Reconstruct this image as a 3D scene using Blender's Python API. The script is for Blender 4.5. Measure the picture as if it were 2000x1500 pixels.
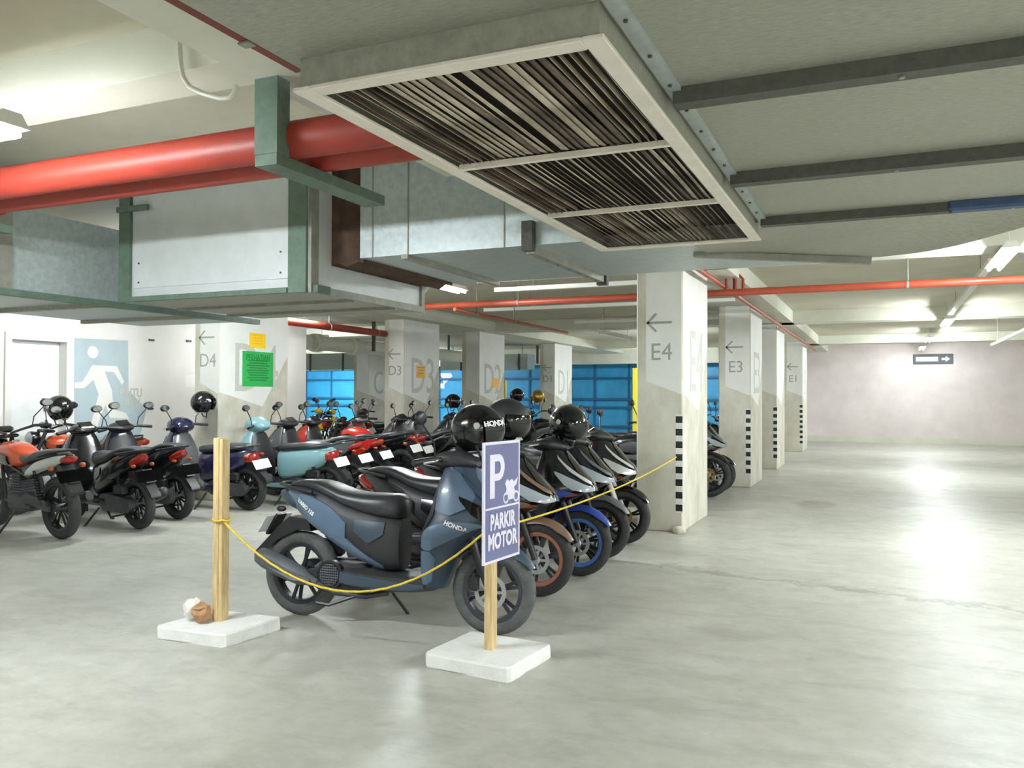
import bpy, math, random
import numpy as np
from mathutils import Vector, Matrix

for _o in list(bpy.data.objects):
    bpy.data.objects.remove(_o)
SC = bpy.context.scene
COL = SC.collection
random.seed(7)

# ------------------------------------------------------------------ camera
IMG_W, IMG_H, FPX, CAM_H = 2000.0, 1500.0, 1640.0, 1.38
YAW, PIT, ROL = (math.radians(a) for a in (23.83, 0.82, 0.18))
_f = np.array([-math.sin(YAW) * math.cos(PIT), math.cos(YAW) * math.cos(PIT), math.sin(PIT)])
_r0 = np.array([math.cos(YAW), math.sin(YAW), 0.0])
_u0 = np.cross(_r0, _f)
_r = math.cos(ROL) * _r0 + math.sin(ROL) * _u0
_u = -math.sin(ROL) * _r0 + math.cos(ROL) * _u0
_c = np.array([0, 0, CAM_H])
cam_d = bpy.data.cameras.new('camera')
cam = bpy.data.objects.new('camera', cam_d)
COL.objects.link(cam)
cam_d.sensor_fit = 'HORIZONTAL'
cam_d.sensor_width = 36.0
cam_d.lens = 36.0 * FPX / IMG_W
cam_d.clip_start = 0.05
m = Matrix.Identity(4)
for i in range(3):
    m[i][0], m[i][1], m[i][2], m[i][3] = _r[i], _u[i], -_f[i], _c[i]
cam.matrix_world = m
SC.camera = cam


def ray(x, y):
    return _f * FPX + _r * (x - 1000) - _u * (y - 750)


def atz(x, y, z=0.0):
    d = ray(x, y)
    return _c + d * (z - CAM_H) / d[2]


def aty(x, y, Y):
    d = ray(x, y)
    return _c + d * Y / d[1]


def atx(x, y, X):
    d = ray(x, y)
    return _c + d * X / d[0]


# ------------------------------------------------------------------ world, exposure
w = bpy.data.worlds.new('world')
SC.world = w
w.use_nodes = True
w.node_tree.nodes['Background'].inputs[0].default_value = (0.9, 0.95, 1.0, 1)
w.node_tree.nodes['Background'].inputs[1].default_value = 0.02
SC.view_settings.view_transform = 'Standard'
SC.view_settings.look = 'None'
SC.view_settings.gamma = 1.0
SC.view_settings.exposure = 0.98
SC.view_settings.use_curve_mapping = False
LAMP_POWER = 140.0

# ------------------------------------------------------------------ materials
MATS = {}


def lin(c):
    return tuple(((v / 12.92) if v <= 0.04045 else ((v + 0.055) / 1.055) ** 2.4) for v in c)


def mat(name, col, rough=0.5, metal=0.0, var=0.0, scale=8.0, bump=0.0, bscale=60.0, coat=0.0, emit=None, trans=0.0, stretch=None, col2=None, rvar=0.0, detail=4.0, alpha=None):
    """procedural principled material; col and col2 are sRGB"""
    M = bpy.data.materials.new(name)
    M.use_nodes = True
    nt = M.node_tree
    b = nt.nodes['Principled BSDF']
    c = lin(col)
    b.inputs['Base Color'].default_value = (*c, 1)
    b.inputs['Roughness'].default_value = rough
    b.inputs['Metallic'].default_value = metal
    if coat:
        b.inputs['Coat Weight'].default_value = coat
        b.inputs['Coat Roughness'].default_value = 0.08
    if trans:
        b.inputs['Transmission Weight'].default_value = trans
    if emit:
        b.inputs['Emission Color'].default_value = (*lin(col), 1)
        b.inputs['Emission Strength'].default_value = emit
    if var or bump or rvar or col2:
        tc = nt.nodes.new('ShaderNodeTexCoord')
        src = tc.outputs['Object']
        if stretch:
            mp = nt.nodes.new('ShaderNodeMapping')
            mp.inputs['Scale'].default_value = stretch
            nt.links.new(src, mp.inputs[0])
            src = mp.outputs[0]
        if var or col2 or rvar:
            n = nt.nodes.new('ShaderNodeTexNoise')
            n.inputs['Scale'].default_value = scale
            n.inputs['Detail'].default_value = detail
            n.inputs['Roughness'].default_value = 0.65
            nt.links.new(src, n.inputs['Vector'])
            r = nt.nodes.new('ShaderNodeValToRGB')
            a2 = lin(col2) if col2 else tuple(v * (1 - var) for v in c)
            r.color_ramp.elements[0].position = 0.33
            r.color_ramp.elements[1].position = 0.67
            r.color_ramp.elements[0].color = (*a2, 1)
            r.color_ramp.elements[1].color = (*(c if col2 else tuple(min(1, v * (1 + var * 0.6)) for v in c)), 1)
            nt.links.new(n.outputs['Fac'], r.inputs[0])
            nt.links.new(r.outputs[0], b.inputs['Base Color'])
            if rvar:
                mr = nt.nodes.new('ShaderNodeMapRange')
                mr.inputs[1].default_value, mr.inputs[2].default_value = 0.3, 0.7
                mr.inputs[3].default_value, mr.inputs[4].default_value = max(0.02, rough - rvar), rough + rvar
                nt.links.new(n.outputs['Fac'], mr.inputs[0])
                nt.links.new(mr.outputs[0], b.inputs['Roughness'])
        if bump:
            n2 = nt.nodes.new('ShaderNodeTexNoise')
            n2.inputs['Scale'].default_value = bscale
            n2.inputs['Detail'].default_value = 3
            nt.links.new(src, n2.inputs['Vector'])
            bp = nt.nodes.new('ShaderNodeBump')
            bp.inputs['Strength'].default_value = bump
            bp.inputs['Distance'].default_value = 0.01
            nt.links.new(n2.outputs['Fac'], bp.inputs['Height'])
            nt.links.new(bp.outputs[0], b.inputs['Normal'])
    MATS[name] = M
    return M


mat('cream_paint', (0.84, 0.84, 0.78), 0.8, var=0.07, scale=1.5, bump=0.05, bscale=25)
mat('slab_paint', (0.78, 0.76, 0.68), 0.85, var=0.10, scale=1.2)
mat('wall_white', (0.90, 0.89, 0.87), 0.75, var=0.06, scale=0.9, bump=0.05, bscale=12)
mat('wall_far', (0.88, 0.84, 0.83), 0.75, var=0.10, scale=1.1, bump=0.1, bscale=5)
mat('column_concrete', (0.84, 0.83, 0.78), 0.7, col2=(0.72, 0.70, 0.63), scale=2.2, bump=0.08, bscale=20, stretch=(1, 1, 0.6))
mat('column_paint', (0.90, 0.90, 0.88), 0.6, var=0.05, scale=3)
mat('mark_grey', (0.64, 0.64, 0.60), 0.7, var=0.1, scale=20)
mat('mark_pale', (0.76, 0.76, 0.72), 0.7, var=0.06, scale=12)
mat('tape_black', (0.10, 0.10, 0.09), 0.5)
mat('tape_white', (0.88, 0.88, 0.86), 0.5)
mat('galv', (0.74, 0.78, 0.78), 0.42, metal=0.35, var=0.16, scale=22, bump=0.02, bscale=9, rvar=0.08)
mat('galv_bottom', (0.66, 0.66, 0.61), 0.55, metal=0.3, var=0.2, scale=30, stretch=(1, 4, 1), rvar=0.06)
mat('galv_light', (0.86, 0.88, 0.88), 0.45, metal=0.2, var=0.06, scale=6, bump=0.03, bscale=4)
mat('dark_liner', (0.20, 0.17, 0.14), 0.9, var=0.3, scale=9)
mat('angle_dark', (0.36, 0.36, 0.33), 0.6, metal=0.3, var=0.2, scale=30)
mat('angle_grey', (0.62, 0.62, 0.58), 0.55, metal=0.3, var=0.15, scale=12)
mat('angle_green', (0.40, 0.48, 0.42), 0.55, var=0.2, scale=14)
mat('rust_sleeve', (0.33, 0.25, 0.20), 0.85, var=0.35, scale=9, bump=0.2, bscale=30)
mat('grille_white', (0.94, 0.91, 0.86), 0.5, var=0.06, scale=10)
mat('slat_clean', (0.88, 0.83, 0.75), 0.65, col2=(0.50, 0.44, 0.38), scale=6, stretch=(1, 0.5, 1))
mat('slat_dirty', (0.55, 0.48, 0.42), 0.8, col2=(0.24, 0.20, 0.17), scale=7, stretch=(1, 0.5, 1))
mat('red_pipe', (0.60, 0.20, 0.14), 0.5, var=0.12, scale=5)
mat('orange_pipe', (0.66, 0.29, 0.20), 0.4, var=0.1, scale=5)
mat('maroon', (0.47, 0.16, 0.13), 0.5, var=0.1)
mat('white_pipe', (0.86, 0.86, 0.80), 0.4, var=0.05)
mat('fixture_white', (0.90, 0.90, 0.86), 0.5)
mat('blue_sheet', (0.22, 0.62, 0.82), 0.45, var=0.14, scale=2.0)
mat('blue_rail', (0.13, 0.38, 0.55), 0.5, var=0.1)
mat('wood', (0.86, 0.77, 0.58), 0.7, col2=(0.72, 0.60, 0.42), scale=9, stretch=(6, 6, 0.6), bump=0.1, bscale=30)
mat('plinth', (0.90, 0.90, 0.88), 0.85, var=0.08, scale=7, bump=0.35, bscale=35)
mat('sign_blue', (0.42, 0.43, 0.58), 0.35, var=0.04, scale=3)
mat('sign_white', (0.88, 0.86, 0.92), 0.4)
mat('rope', (0.86, 0.75, 0.27), 0.8, var=0.25, scale=90)
mat('rubber', (0.20, 0.20, 0.20), 0.8, var=0.2, scale=14, bump=0.5, bscale=90)
mat('rubber_grey', (0.34, 0.35, 0.35), 0.85, var=0.2, scale=12, bump=0.6, bscale=80)
mat('black_plastic', (0.13, 0.13, 0.14), 0.45, var=0.2, scale=20)
mat('black_gloss', (0.05, 0.05, 0.06), 0.18, coat=0.5)
mat('black_matte', (0.16, 0.16, 0.17), 0.55)
mat('grey_plastic', (0.34, 0.36, 0.38), 0.5, var=0.1)
mat('seat_vinyl', (0.17, 0.18, 0.19), 0.38, bump=0.1, bscale=120)
mat('engine_metal', (0.30, 0.30, 0.31), 0.55, metal=0.5, var=0.25, scale=18)
mat('rim_grey', (0.24, 0.25, 0.27), 0.4, metal=0.4)
mat('rim_black', (0.10, 0.10, 0.10), 0.35, metal=0.3)
mat('chrome', (0.80, 0.80, 0.80), 0.18, metal=1.0)
mat('silver', (0.72, 0.72, 0.72), 0.35, metal=0.7)
mat('gold_metal', (0.72, 0.58, 0.30), 0.35, metal=0.8)
mat('lamp_lens', (0.62, 0.65, 0.67), 0.10, coat=0.6)
mat('mirror_glass', (0.70, 0.72, 0.72), 0.05, metal=0.9)
mat('tail_red', (0.58, 0.09, 0.06), 0.2, coat=0.5)
mat('orange_lens', (0.66, 0.30, 0.12), 0.2, coat=0.4)
mat('plate_white', (0.93, 0.93, 0.92), 0.5)
mat('plate_black', (0.02, 0.02, 0.02), 0.95)
MATS['plate_black'].node_tree.nodes['Principled BSDF'].inputs['Specular IOR Level'].default_value = 0.05
mat('white_mark', (0.95, 0.95, 0.95), 0.4)
mat('paper_white', (0.93, 0.93, 0.92), 0.7)
mat('paper_green', (0.16, 0.66, 0.32), 0.6, var=0.05, scale=12)
mat('paper_yellow', (0.97, 0.80, 0.12), 0.6)
mat('paper_orange', (0.96, 0.70, 0.16), 0.6)
mat('ink_green', (0.08, 0.45, 0.20), 0.6)
mat('door_paint', (0.90, 0.91, 0.90), 0.5, var=0.03)
mat('sign_teal', (0.68, 0.74, 0.76), 0.6, var=0.05, scale=4)
mat('yellow_pad', (0.95, 0.86, 0.20), 0.5)
mat('blue_wrap', (0.22, 0.31, 0.45), 0.5, var=0.2, scale=10)
mat('box_brown', (0.58, 0.38, 0.24), 0.7, col2=(0.74, 0.60, 0.46), scale=9, bump=0.3, bscale=18)
mat('box_white', (0.90, 0.88, 0.85), 0.6, bump=0.3, bscale=18)
mat('visor', (0.05, 0.05, 0.05), 0.06, coat=0.3)
mat('visor_clear', (0.86, 0.88, 0.88), 0.05, trans=0.9)
mat('p_bluegrey', (0.33, 0.41, 0.50), 0.34, coat=0.25, var=0.05, scale=3)
mat('p_bluegrey_dark', (0.20, 0.26, 0.32), 0.4, coat=0.2)
mat('p_black', (0.07, 0.07, 0.08), 0.2, coat=0.5)
mat('p_navy', (0.12, 0.12, 0.24), 0.2, coat=0.5)
mat('p_blue', (0.16, 0.26, 0.58), 0.25, coat=0.4)
mat('p_lightblue', (0.52, 0.68, 0.71), 0.3, coat=0.4)
mat('p_red', (0.74, 0.14, 0.10), 0.25, coat=0.5)
mat('p_orange', (0.80, 0.33, 0.20), 0.25, coat=0.5)
mat('p_brown', (0.46, 0.36, 0.29), 0.35, coat=0.3)
mat('p_silver', (0.74, 0.75, 0.73), 0.3, metal=0.3, coat=0.3)
mat('p_white', (0.88, 0.88, 0.86), 0.3, coat=0.4)
mat('p_grey', (0.36, 0.37, 0.38), 0.35, coat=0.3)
mat('p_yellow', (0.95, 0.80, 0.10), 0.4, coat=0.2)
mat('p_khaki', (0.50, 0.47, 0.38), 0.8)
mat('rim_copper', (0.66, 0.42, 0.34), 0.4, metal=0.3)
mat('rim_blue', (0.30, 0.46, 0.72), 0.35, metal=0.2)
mat('tube_on', (0.955, 0.985, 1.0), 0.5, emit=1.0)


def floor_material():
    M = bpy.data.materials.new('floor_concrete')
    M.use_nodes = True
    nt = M.node_tree
    N, L = nt.nodes, nt.links
    b = N['Principled BSDF']
    tc = N.new('ShaderNodeTexCoord')

    def noise(scale, detail, rough=0.6, stretch=None, dist=0.0):
        n = N.new('ShaderNodeTexNoise')
        n.inputs['Scale'].default_value = scale
        n.inputs['Detail'].default_value = detail
        n.inputs['Roughness'].default_value = rough
        n.inputs['Distortion'].default_value = dist
        if stretch:
            mp = N.new('ShaderNodeMapping')
            mp.inputs['Scale'].default_value = stretch
            mp.inputs['Rotation'].default_value = (0, 0, 0.3)
            L.new(tc.outputs['Object'], mp.inputs[0])
            L.new(mp.outputs[0], n.inputs['Vector'])
        else:
            L.new(tc.outputs['Object'], n.inputs['Vector'])
        return n.outputs['Fac']

    def ramp(src, p0, c0, p1, c1):
        r = N.new('ShaderNodeValToRGB')
        r.color_ramp.elements[0].position, r.color_ramp.elements[1].position = p0, p1
        r.color_ramp.elements[0].color, r.color_ramp.elements[1].color = (*c0, 1), (*c1, 1)
        L.new(src, r.inputs[0])
        return r.outputs[0]

    def mix(a, bb, fac, mode='MIX'):
        mx = N.new('ShaderNodeMix')
        mx.data_type = 'RGBA'
        mx.blend_type = mode
        if hasattr(fac, 'links'):
            L.new(fac, mx.inputs[0])
        else:
            mx.inputs[0].default_value = fac
        L.new(a, mx.inputs[6])
        if isinstance(bb, tuple):
            mx.inputs[7].default_value = (*bb, 1)
        else:
            L.new(bb, mx.inputs[7])
        return mx.outputs[2]

    def mth(op, a, bv):
        q = N.new('ShaderNodeMath')
        q.operation = op
        for k, v in enumerate((a, bv)):
            if hasattr(v, 'links'):
                L.new(v, q.inputs[k])
            else:
                q.inputs[k].default_value = v
        return q.outputs[0]
    base = ramp(noise(0.55, 6), 0.3, lin((0.67, 0.67, 0.625)), 0.7, lin((0.775, 0.77, 0.735)))
    fine = ramp(noise(7.0, 6, 0.7), 0.25, (0.74, 0.74, 0.73), 0.75, (1.08, 1.08, 1.08))
    c = mix(base, fine, 0.8, 'MULTIPLY')
    st = ramp(noise(1.7, 7, 0.72, (1.0, 2.2, 1), 0.4), 0.50, (0, 0, 0), 0.74, (1, 1, 1))
    c = mix(c, lin((0.54, 0.54, 0.49)), mth('MULTIPLY', st, 0.65))
    spots = ramp(noise(6.5, 3, 0.5), 0.66, (0, 0, 0), 0.82, (1, 1, 1))
    c = mix(c, lin((0.54, 0.54, 0.50)), mth('MULTIPLY', spots, 0.6))
    # long dark seam of old damp across the lane, and one oval stain: shapes of their own
    sep = N.new('ShaderNodeSeparateXYZ')
    L.new(tc.outputs['Object'], sep.inputs[0])
    nb = noise(2.3, 5, 0.7)
    a0, a1 = atz(1290, 1105), atz(1990, 1195)
    dx, dy = a1[0] - a0[0], a1[1] - a0[1]
    ln = math.hypot(dx, dy)
    nx_, ny_ = -dy / ln, dx / ln
    d = mth('ADD', mth('MULTIPLY', mth('SUBTRACT', sep.outputs[0], float(a0[0])), nx_), mth('MULTIPLY', mth('SUBTRACT', sep.outputs[1], float(a0[1])), ny_))
    d = mth('ADD', d, mth('MULTIPLY', mth('SUBTRACT', nb, 0.5), 0.9))
    d = mth('ABSOLUTE', d, 0.0)
    seam = ramp(mth('ADD', d, mth('MULTIPLY', noise(1.1, 3), 0.16)), 0.09, (1, 1, 1), 0.15, (0, 0, 0))
    c = mix(c, lin((0.50, 0.50, 0.44)), mth('MULTIPLY', seam, 0.6))
    q = atz(1595, 985)
    ex = mth('DIVIDE', mth('SUBTRACT', sep.outputs[0], float(q[0])), 0.30)
    ey = mth('DIVIDE', mth('SUBTRACT', sep.outputs[1], float(q[1])), 0.55)
    rr = mth('ADD', mth('MULTIPLY', ex, ex), mth('MULTIPLY', ey, ey))
    oval = ramp(mth('ADD', rr, mth('MULTIPLY', mth('SUBTRACT', nb, 0.5), 0.8)), 0.5, (1, 1, 1), 0.75, (0, 0, 0))
    c = mix(c, lin((0.56, 0.55, 0.49)), mth('MULTIPLY', oval, 0.6))
    L.new(c, b.inputs['Base Color'])
    rv = ramp(noise(1.3, 5, 0.7), 0.3, (0.33, 0.33, 0.33), 0.72, (0.52, 0.52, 0.52))
    L.new(rv, b.inputs['Roughness'])
    bp = N.new('ShaderNodeBump')
    bp.inputs['Strength'].default_value = 0.06
    bp.inputs['Distance'].default_value = 0.01
    L.new(noise(9, 4), bp.inputs['Height'])
    L.new(bp.outputs[0], b.inputs['Normal'])
    MATS['floor_concrete'] = M


floor_material()


# ------------------------------------------------------------------ mesh helpers
class MB:
    """collects geometry for one mesh"""

    def __init__(self):
        self.v, self.f = [], []

    def add(self, verts, faces):
        o = len(self.v)
        self.v += [tuple(float(c) for c in p) for p in verts]
        self.f += [tuple(i + o for i in q) for q in faces]
        return self

    def box(self, x0, x1, y0, y1, z0, z1, bev=0.0):
        if bev <= 0:
            v = [(x, y, z) for z in (z0, z1) for y in (y0, y1) for x in (x0, x1)]
            return self.add(v, [(0, 2, 3, 1), (4, 5, 7, 6), (0, 1, 5, 4), (2, 6, 7, 3), (0, 4, 6, 2), (1, 3, 7, 5)])
        b = min(bev, (x1 - x0) / 2.01, (y1 - y0) / 2.01, (z1 - z0) / 2.01)
        rings = []
        for z, i in ((z0, b), (z0 + b, 0), (z1 - b, 0), (z1, b)):
            xa, xb, ya, yb = x0 + i, x1 - i, y0 + i, y1 - i
            rings.append([(xa + b, ya, z), (xb - b, ya, z), (xb, ya + b, z), (xb, yb - b, z), (xb - b, yb, z), (xa + b, yb, z), (xa, yb - b, z), (xa, ya + b, z)])
        return self.loft(rings)

    def loft(self, rings, close=True, caps=True):
        n = len(rings[0])
        v = [p for r in rings for p in r]
        f = []
        for i in range(len(rings) - 1):
            for j in range(n if close else n - 1):
                k = (j + 1) % n
                f.append((i * n + j, i * n + k, (i + 1) * n + k, (i + 1) * n + j))
        if caps:
            f.append(tuple(reversed(range(n))))
            f.append(tuple((len(rings) - 1) * n + j for j in range(n)))
        return self.add(v, f)

    def tube(self, path, r, seg=8, caps=True):
        P = [Vector(p) for p in path]
        rr = r if isinstance(r, (list, tuple)) else [r] * len(P)
        rings, up = [], None
        for i, p in enumerate(P):
            t = (P[min(i + 1, len(P) - 1)] - P[max(i - 1, 0)]).normalized()
            if up is None:
                up = Vector((0, 0, 1)) if abs(t.z) < 0.9 else Vector((1, 0, 0))
            s = t.cross(up)
            if s.length < 1e-5:
                s = t.orthogonal()
            s.normalize()
            up = s.cross(t).normalized()
            rings.append([p + (s * math.cos(2 * math.pi * k / seg) + up * math.sin(2 * math.pi * k / seg)) * rr[i] for k in range(seg)])
        return self.loft(rings, caps=caps)

    def lathe(self, prof, axis='y', c=(0, 0, 0), seg=28, closed=False):
        """prof: list of (radius, along axis)"""
        v, f = [], []
        n = len(prof)
        for k in range(seg):
            a = 2 * math.pi * k / seg
            for r, h in prof:
                q = (r * math.cos(a), r * math.sin(a))
                p = {'y': (q[0], h, q[1]), 'x': (h, q[0], q[1]), 'z': (q[0], q[1], h)}[axis]
                v.append((p[0] + c[0], p[1] + c[1], p[2] + c[2]))
        for k in range(seg):
            kk = (k + 1) % seg
            for j in range(n if closed else n - 1):
                jj = (j + 1) % n
                f.append((k * n + j, kk * n + j, kk * n + jj, k * n + jj))
        return self.add(v, f)

    def prism(self, poly, axis, a0, a1):
        """poly: 2D points; axis 'x': (y,z), 'y': (x,z), 'z': (x,y)"""
        def p3(p, a):
            return {'x': (a, p[0], p[1]), 'y': (p[0], a, p[1]), 'z': (p[0], p[1], a)}[axis]
        return self.loft([[p3(p, a0) for p in poly], [p3(p, a1) for p in poly]])

    def bar(self, p, q, wd, ht):
        """rectangular bar from p to q"""
        p, q = Vector(p), Vector(q)
        t = (q - p).normalized()
        up = Vector((0, 0, 1)) if abs(t.z) < 0.95 else Vector((1, 0, 0))
        s = t.cross(up).normalized() * wd / 2
        u2 = s.normalized().cross(t) * ht / 2
        return self.loft([[a + s + u2, a - s + u2, a - s - u2, a + s - u2] for a in (p, q)])

    def sphere(self, c, r, nu=10, nv=8):
        if not isinstance(r, tuple):
            r = (r, r, r)
        rings = []
        for i in range(1, nv):
            a = math.pi * i / nv - math.pi / 2
            rings.append([(c[0] + r[0] * math.cos(a) * math.cos(2 * math.pi * k / nu), c[1] + r[1] * math.cos(a) * math.sin(2 * math.pi * k / nu), c[2] + r[2] * math.sin(a)) for k in range(nu)])
        return self.loft(rings)

    def mesh(self, name, smooth=None):
        me = bpy.data.meshes.new(name)
        me.from_pydata(self.v, [], self.f)
        me.validate()
        import bmesh
        bm = bmesh.new()
        bm.from_mesh(me)
        bmesh.ops.recalc_face_normals(bm, faces=bm.faces)
        bm.to_mesh(me)
        bm.free()
        if smooth:
            me.polygons.foreach_set('use_smooth', [True] * len(me.polygons))
            try:
                me.set_sharp_from_angle(angle=math.radians(smooth))
            except Exception:
                pass
        return me


def link(name, me, material, parent=None, loc=None, rot=None):
    o = bpy.data.objects.new(name, me)
    COL.objects.link(o)
    if material:
        if me.materials:
            o.material_slots[0].link = 'OBJECT'
            o.material_slots[0].material = MATS[material]
        else:
            me.materials.append(MATS[material])
    if parent:
        o.parent = parent
    if loc is not None:
        o.location = loc
    if rot is not None:
        o.rotation_euler = rot
    return o


def obj(name, mb, material, parent=None, smooth=None, loc=None, rot=None):
    return link(name, mb.mesh(name, smooth), material, parent, loc, rot)


def tag(o, label, cat, group=None):
    o['label'] = label
    o['category'] = cat
    if group:
        o['group'] = group
    return o


def struct(o, label=None):
    o['kind'] = 'structure'
    if label:
        o['label'] = label
    return o


def thing(name, label, cat, loc=(0, 0, 0), rot=(0, 0, 0), group=None):
    o = bpy.data.objects.new(name, None)
    COL.objects.link(o)
    o.location = loc
    o.rotation_euler = rot
    o.empty_display_size = 0.1
    return tag(o, label, cat, group)


_fonts = {}


def text_mesh(s, size, ext=0.001, bold=0.0, spacing=1.0):
    cu = bpy.data.curves.new('lettering', 'FONT')
    cu.body = s
    cu.size = size
    cu.extrude = ext
    cu.offset = bold
    cu.space_character = spacing
    cu.align_x = 'CENTER'
    cu.align_y = 'CENTER'
    cu.resolution_u = 3
    t = bpy.data.objects.new('lettering', cu)
    COL.objects.link(t)
    dg = bpy.context.evaluated_depsgraph_get()
    me = bpy.data.meshes.new_from_object(t.evaluated_get(dg))
    bpy.data.objects.remove(t)
    return me


def text(name, s, size, material, parent, loc, facing='-y', **kw):
    """flat lettering; facing is the outward side"""
    sx = kw.pop('sx', 1.0)
    o = link(name, text_mesh(s, size, **kw), material, parent, loc)
    o.rotation_euler = {'-y': (math.pi / 2, 0, 0), '+x': (math.pi / 2, 0, math.pi / 2), 'up': (0, 0, 0)}[facing]
    o.scale = (sx, 1, 1)
    return o

# ================================================================== the setting
X0, X1, Y0, Y1 = -24.0, 8.0, -7.0, 27.8
SLAB, BEAM = 3.0, 2.78
struct(obj('floor', MB().box(X0, X1, Y0, Y1 + 0.3, -0.2, 0.0), 'floor_concrete'))
struct(obj('ceiling', MB().box(X0, X1, Y0, Y1 + 0.3, SLAB, SLAB + 0.2), 'slab_paint'))
struct(obj('wall_back', MB().box(-3.0, X1, Y1, Y1 + 0.25, 0, SLAB), 'wall_far'))
struct(obj('wall_right', MB().box(X1, X1 + 0.2, Y0, Y1 + 0.3, 0, SLAB), 'wall_white'))
struct(obj('wall_front', MB().box(X0, X1, Y0 - 0.2, Y0, 0, SLAB), 'wall_white'))
struct(obj('wall_outer', MB().box(X0 - 0.2, X0, 12.2, Y1 + 0.3, 0, SLAB), 'wall_white'))
WLX = -9.4
CORE_Y = float(atx(598, 700, WLX)[1])
# left wall of the stair core, with a real door opening
dA, dB = float(atx(18, 660, WLX)[1]), float(atx(131, 660, WLX)[1])
dTop = float(atx(75, 662, WLX)[2])
wl = MB()
wl.box(WLX - 0.25, WLX, Y0, dA, 0, SLAB)
wl.box(WLX - 0.25, WLX, dB, CORE_Y, 0, SLAB)
wl.box(WLX - 0.25, WLX, dA, dB, dTop, SLAB)
wl.box(X0, WLX - 0.25, CORE_Y - 0.25, CORE_Y, 0, SLAB)
wall_left = struct(obj('wall_left', wl, 'wall_white'))
# door
d = struct(thing('door_1', 'plain pale grey steel door in the left wall beside the running figure', 'door', (WLX, (dA + dB) / 2, 0)))
hw = (dB - dA) / 2
obj('door_leaf', MB().box(-0.16, -0.11, -hw + 0.02, hw - 0.02, 0.01, dTop - 0.02, 0.004), 'door_paint', d)
fr = MB()
fr.box(-0.20, 0.025, -hw - 0.06, -hw + 0.02, 0, dTop + 0.06)
fr.box(-0.20, 0.025, hw - 0.02, hw + 0.06, 0, dTop + 0.06)
fr.box(-0.20, 0.025, -hw + 0.02, hw - 0.02, dTop - 0.02, dTop + 0.06)
obj('door_frame', fr, 'wall_white', d)
hd = MB().tube([(-0.11, hw - 0.1, 1.0), (-0.06, hw - 0.1, 1.0), (-0.06, hw - 0.22, 1.0)], 0.01)
obj('door_handle', hd, 'silver', d, 40)

# running figure painted on a pale blue panel, flat paint on the left wall
man = thing('wall_pictogram', 'white running figure painted on a pale blue panel on the left wall', 'wall sign', (WLX, 0, 0))


def wallpt(px, py):
    p = atx(px, py, WLX)
    return (float(p[1]), float(p[2]))


def wall_poly(name, pts, material, parent, lift):
    return obj(name, MB().prism([wallpt(*p) for p in pts], 'x', lift, lift + 0.0015), material, parent)


wall_poly('blue_panel', [(145, 660), (250, 665), (251, 762), (286, 800), (276, 840), (262, 880), (145, 880)], 'sign_teal', man, 0.001)
c0 = wallpt(181, 688)
hd_r = abs(wallpt(181, 676)[1] - c0[1])
obj('figure_head', MB().prism([(c0[0] + hd_r * math.cos(a * math.pi / 12), c0[1] + hd_r * math.sin(a * math.pi / 12)) for a in range(24)], 'x', 0.003, 0.0045), 'wall_white', man)
wall_poly('figure_body', [(180, 713), (228, 715), (242, 745), (238, 752), (222, 727), (204, 725), (218, 762), (222, 800), (245, 806), (252, 818), (214, 816), (206, 790), (196, 812), (186, 850), (170, 860), (180, 818), (192, 770), (182, 742), (164, 758), (146, 758), (146, 747), (160, 746)], 'wall_white', man, 0.003)
wt = thing('wall_lettering', 'faded grey PINTU ARU lettering beside the running figure', 'wall sign', (WLX, 0, 0))
for s, (px_, py_), sz in (('PINTU', (255, 768), 0.17), ('ARU', (258, 787), 0.17)):
    q = wallpt(px_, py_)
    text('letters', s, sz, 'mark_pale', wt, (0.006, q[0], q[1]), '+x', bold=0.004, sx=0.8)
q = wallpt(373, 744)
tag(obj('notice_paper', MB().box(WLX, WLX + 0.003, q[0] - 0.11, q[0] + 0.11, q[1] - 0.09, q[1] + 0.09), 'paper_white'), 'small white paper notice on the left wall near the column marked D4', 'notice')
for px_, py_, lb in ((295, 664, 'dark slot high in the left wall right of the running figure'), (368, 666, 'dark slot high in the left wall above the paper notice'), (293, 798, 'dark slot low in the left wall beside the PINTU ARU lettering')):
    q = wallpt(px_, py_)
    tag(obj('wall_vent_slot', MB().box(WLX, WLX + 0.02, q[0] - 0.05, q[0] + 0.05, q[1] - 0.012, q[1] + 0.012, 0.004), 'black_matte'), lb, 'wall slot', 'dark slots in the left wall')

# beams
for i, (a, b_) in enumerate(((2.72, 2.97), (8.85, 9.35), (16.6, 17.1), (23.6, 24.1), (-3.6, -3.1))):
    struct(obj('trim_%d' % (i + 1), MB().box(-2.55 if i == 0 else -7.7, X1, a, b_, BEAM, SLAB) if i else MB().box(-24, -2.55, a, b_, BEAM, SLAB), 'cream_paint'))
struct(obj('trim_6', MB().box(-2.55, -1.55, Y0, Y1, BEAM, SLAB), 'cream_paint'))
struct(obj('trim_7', MB().box(-8.7, -7.7, Y0, Y1, BEAM, SLAB), 'cream_paint'))
struct(obj('trim_8', MB().box(X0, -8.7, 16.6, 17.1, BEAM, SLAB), 'cream_paint'))
struct(obj('trim_9', MB().box(X0, -3.0, 26.6, 27.0, 2.45, SLAB), 'cream_paint'))
# skirting stain strip at the foot of the far wall
struct(obj('baseboard_back', MB().box(-3.0, X1, Y1 - 0.012, Y1, 0, 0.18), 'cream_paint'))

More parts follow.
